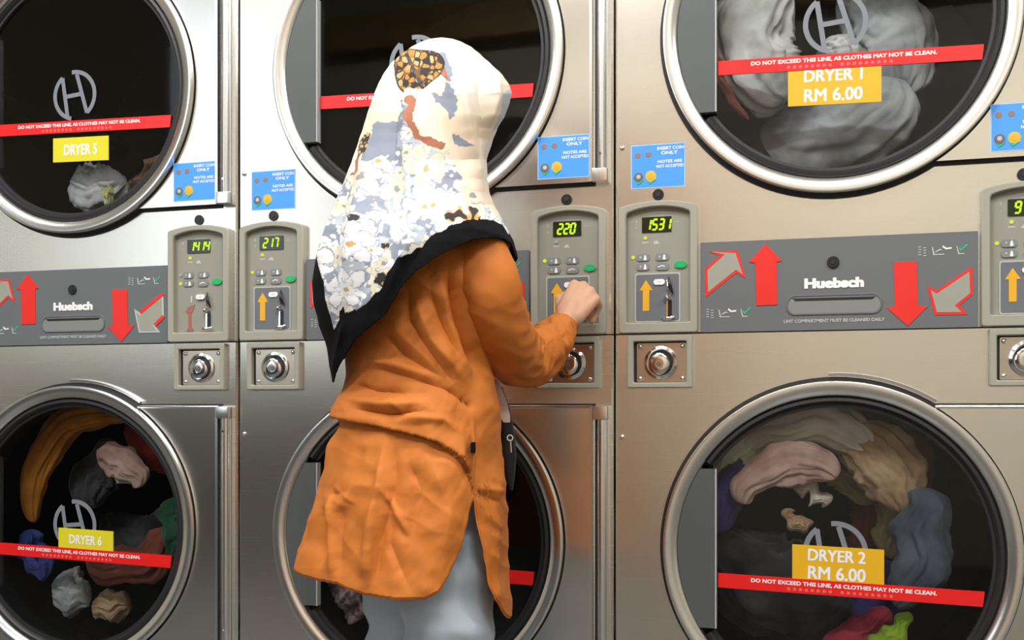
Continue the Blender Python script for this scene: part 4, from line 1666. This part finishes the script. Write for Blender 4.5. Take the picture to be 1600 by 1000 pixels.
def scarf_col(px, py, phi, hem):
    if phi > 0:
        px = px + 40 * math.sin(phi)
    wx = px + 5 * noise.noise(Vector((px * .05, py * .05, 1))) + 2.5 * noise.noise(Vector((px * .18, py * .18, 9)))
    wy = py + 5 * noise.noise(Vector((px * .05, py * .05, 5))) + 2.5 * noise.noise(Vector((px * .18, py * .18, 4)))
    # winged insect near the crown
    ex, ey = px - 652, py - 110
    ca, sa = math.cos(.45), math.sin(.45)
    u, v_ = ex * ca - ey * sa, ex * sa + ey * ca
    r = math.hypot(u / 40.0, v_ / 33.0)
    lob = 1 + .12 * math.sin(math.atan2(v_, u) * 3 + 1)
    if py > 140 and px > 634:
        lob = .8
    if r < lob:
        d, p = vor(px, py, .10, 2)
        if r > lob * .93 or (d[1] - d[0]) < .13:
            return BLK if noise.noise(Vector((px * .1, py * .1, 3))) > -.18 else (.20, .08, .02)
        h = noise.noise(Vector((p[0][0], p[0][1], 2)))
        if abs(u + 4) < 3 and -30 < v_ < 30:
            return (.05, .06, .07)
        return OCH if h > .12 else OR if h > -.22 else BLK
    if inpoly(wx, wy, [(576, 205), (580, 208), (575, 240), (560, 250), (563, 225)]):
        d, p = vor(px, py, .16, 2)
        return BLK if d[1] - d[0] < .25 else OCH
    for P, c in POLY:
        if inpoly(wx, wy, P):
            return c
    if wline(wx, wy, RUSTL, 5.5):
        return RUST
    if inpoly(wx, wy, FLB):
        # black twigs by the border
        if math.hypot((wx - 722) / 26, (wy - 340) / 15) < 1:
            if noise.noise(Vector((px * .09, py * .09, 20))) > .02:
                return BLK
            if noise.noise(Vector((px * .09, py * .09, 20))) > -.15:
                return (.75, .35, .12)
        if math.hypot((wx - 560) / 11, (wy - 342) / 5) < 1 or math.hypot((wx - 604) / 9, (wy - 385) / 9) < .8 or math.hypot((wx - 598) / 13, (wy - 438) / 12) < .8 or math.hypot((wx - 548) / 8, (wy - 497) / 9) < .8:
            return BLK if noise.noise(Vector((px * .15, py * .15, 6))) > -.2 else OCH
        wx2 = wx + 7 * noise.noise(Vector((px * .03, py * .03, 40)))
        wy2 = wy + 7 * noise.noise(Vector((px * .03, py * .03, 44)))
        for sc_, sd_, dens in ((.0150, 7.0, .0), (.024, 3.0, -.18), (.040, 21.0, -.30)):
            d, p = noise.voronoi(Vector((wx2 * sc_, wy2 * sc_, sd_)))
            c0 = p[0]
            h = noise.noise(Vector((c0[0] * 3.1, c0[1] * 3.1, 11)))
            if h > dens + .22:
                continue
            dx_, dy_ = wx2 * sc_ - c0[0], wy2 * sc_ - c0[1]
            rr = math.hypot(dx_, dy_)
            th_ = math.atan2(dy_, dx_)
            np_ = 2.5 if h > 0 else 3.0
            pet = abs(math.cos(np_ * th_ + h * 9))
            rp = .52 * (.58 + .42 * pet)
            if rr < .075:
                return OCH if h > -.1 else (.30, .30, .34)
            if rr < rp * .55:
                inner = .34 * (.6 + .4 * abs(math.cos(np_ * th_ + h * 9 + 1.2)))
                if abs(rr - inner * .8) < .022:
                    return GREYL
                return WHITE if h > -.12 else PALE
            if rr < rp - .035:
                if pet < .20:
                    return GREYL
                return PALE if h > .16 else WHITE if h > -.16 else (.84, .77, .64)
            if rr < rp:
                return GREY if h < .1 else GREYL
        f = noise.noise(Vector((wx * .03, wy * .03, 50)))
        f2 = noise.noise(Vector((wx * .12, wy * .12, 51)))
        if f2 > .30:
            return WHITE
        return GREY if f > -.05 else GREYL
    # plain cream field with faint drifting tone of the dye
    f = noise.noise(Vector((px * .012, py * .012, 30)))
    c1, c2 = (.93, .86, .76), (.88, .72, .54)
    t_ = max(0, min(1, .5 + f * 1.6))
    if py < 205 and px < 640:
        return tuple(a * (1 - t_) + b * t_ for a, b in zip((.90, .86, .74), (.84, .76, .56)))
    return tuple(a * (1 - t_) + b * t_ for a, b in zip(c1, c2))


def is_border(inf_):
    px, py, phi, hem, p = inf_
    if phi > 0:
        return hem - py < 26
    k = 27
    # vertical distance needed grows with the slope of the hem
    s = abs(f1(SN, px + 6) - f1(SN, px - 6)) / 12.0
    lim = k * min(2.2, math.sqrt(1 + s * s))
    if px < 530:
        lim = 50
    if hem - py < lim:
        return True
    L_ = lerp_tab(HR, py)[0]
    if py > 395 and phi < 0:
        wl = min(17, (py - 395) * .35)
        if px - L_ < wl:
            return True
    return False


bmat = mat('scarf_cloth', (.9, .8, .7), .65, bump=.12, bscale=1200)
t = bmat.node_tree
at = t.nodes.new('ShaderNodeAttribute')
at.attribute_name = 'print'
t.links.new(at.outputs['Color'], t.nodes['Principled BSDF'].inputs['Base Color'])
t.nodes['Principled BSDF'].inputs['Sheen Weight'].default_value = .1


def face_hole(i_):
    px, py, phi, hem, p = i_
    dg_ = math.degrees(phi)
    return 14 < dg_ < 84 and ((dg_ - 49) / 35.0) ** 2 + ((py - 186) / 48.0) ** 2 < 1


scarf, sinf = grid_mesh(grid, scarf_disp, 'headscarf', 'scarf_cloth', person, mat_fn=lambda q: 1 if is_border(q) else 0, mats=['scarf_cloth', 'scarf_black'], skip=face_hole)
ca_ = scarf.data.color_attributes.new('print', 'FLOAT_COLOR', 'POINT')
buf = []
for (px, py, phi, hem, p) in sinf:
    c = scarf_col(px, py, phi, hem)
    buf += [c[0], c[1], c[2], 1.0]
ca_.data.foreach_set('color', buf)
# the black border becomes a piece of its own
sb = scarf.copy()
sb.data = scarf.data.copy()
sb.name = 'scarf_border'
COL.objects.link(sb)
sb.parent = scarf
sb.matrix_parent_inverse = Matrix()
for ob, keep in ((scarf, 0), (sb, 1)):
    bm = bmesh.new()
    bm.from_mesh(ob.data)
    bmesh.ops.delete(bm, geom=[f for f in bm.faces if f.material_index != keep], context='FACES')
    bm.to_mesh(ob.data)
    bm.free()
sb['label'] = 'plain black border along the scarf hem'
# pin at the tip
b = MB()
p = Q(521, 564, .0)
b.lathe([(.0001, -.004), (.0025, -.003), (.003, 0)], 0, 0, 'chrome', n=14)
o = b.build('scarf_pin', None)
o.location = p + Vector((.004, -.012, 0))
o.parent = scarf

# --- shoulder bag hanging at her right hip, mostly hidden behind her
bag = empty('shoulder_bag', PLOC + RGT * ((770 - AX0) * PK) + FWD * .12, TH)
tag(bag, 'black shoulder bag with a pale strap hanging at the front of her right hip', 'bag')
off = Vector(((770 - AX0) * PK, .12, 0))


def BQ(px, py, b=0.0):
    return Q(px, py, b) - off


b = MB()
L = []
for px, py, bb, hw in ((772, 592, .065, .005), (777, 606, .06, .008), (784, 630, .06, .010), (789, 650, .06, .0095), (792, 660, .062, .006)):
    c = BQ(px, py, bb)
    L.append([tuple(c + Vector((x, y, 0))) for x, y in ((-hw, -.002), (hw, -.006), (hw, .002), (-hw, .006))])
b.loops(L, 'strap_white', True, True, True)
b.build('strap', bag, smooth=50)
b = MB()
L = []
for px, py, bb, hw, th_ in ((778, 604, .105, .008, .010), (785, 640, .11, .015, .014), (790, 680, .115, .018, .016), (792, 715, .12, .018, .015), (795, 740, .12, .012, .012), (799, 766, .12, .003, .005)):
    c = BQ(px, py, bb)
    L.append([tuple(c + Vector((hw * math.cos(q), th_ * math.sin(q), 0))) for q in [k * math.pi / 8 for k in range(16)]])
b.loops(L, 'bag_black', True, True, True)
b.build('flap', bag, smooth=60)
b = MB()
c = BQ(738, 712, .25)
b.box(c.x - .06, c.x + .012, c.y - .022, c.y + .04, c.z - .10, c.z + .08, 'bag_black', .015)
b.build('bag_body', bag)
b = MB()
c = BQ(797, 684, .055)
b.lathe([(.004, -.0015), (.006, -.0015), (.006, .0015), (.004, .0015)], c.x, c.z, 'chrome', close=True, n=24)
b.v = [(v[0], v[1] + c.y, v[2]) for v in b.v]
c2 = BQ(798, 700, .055)
b.tube([(c2.x, c2.y, c2.z + .012), (c2.x + .001, c2.y, c2.z - .008)], .0022, 'chrome', 8)
b.build('buckle', bag)
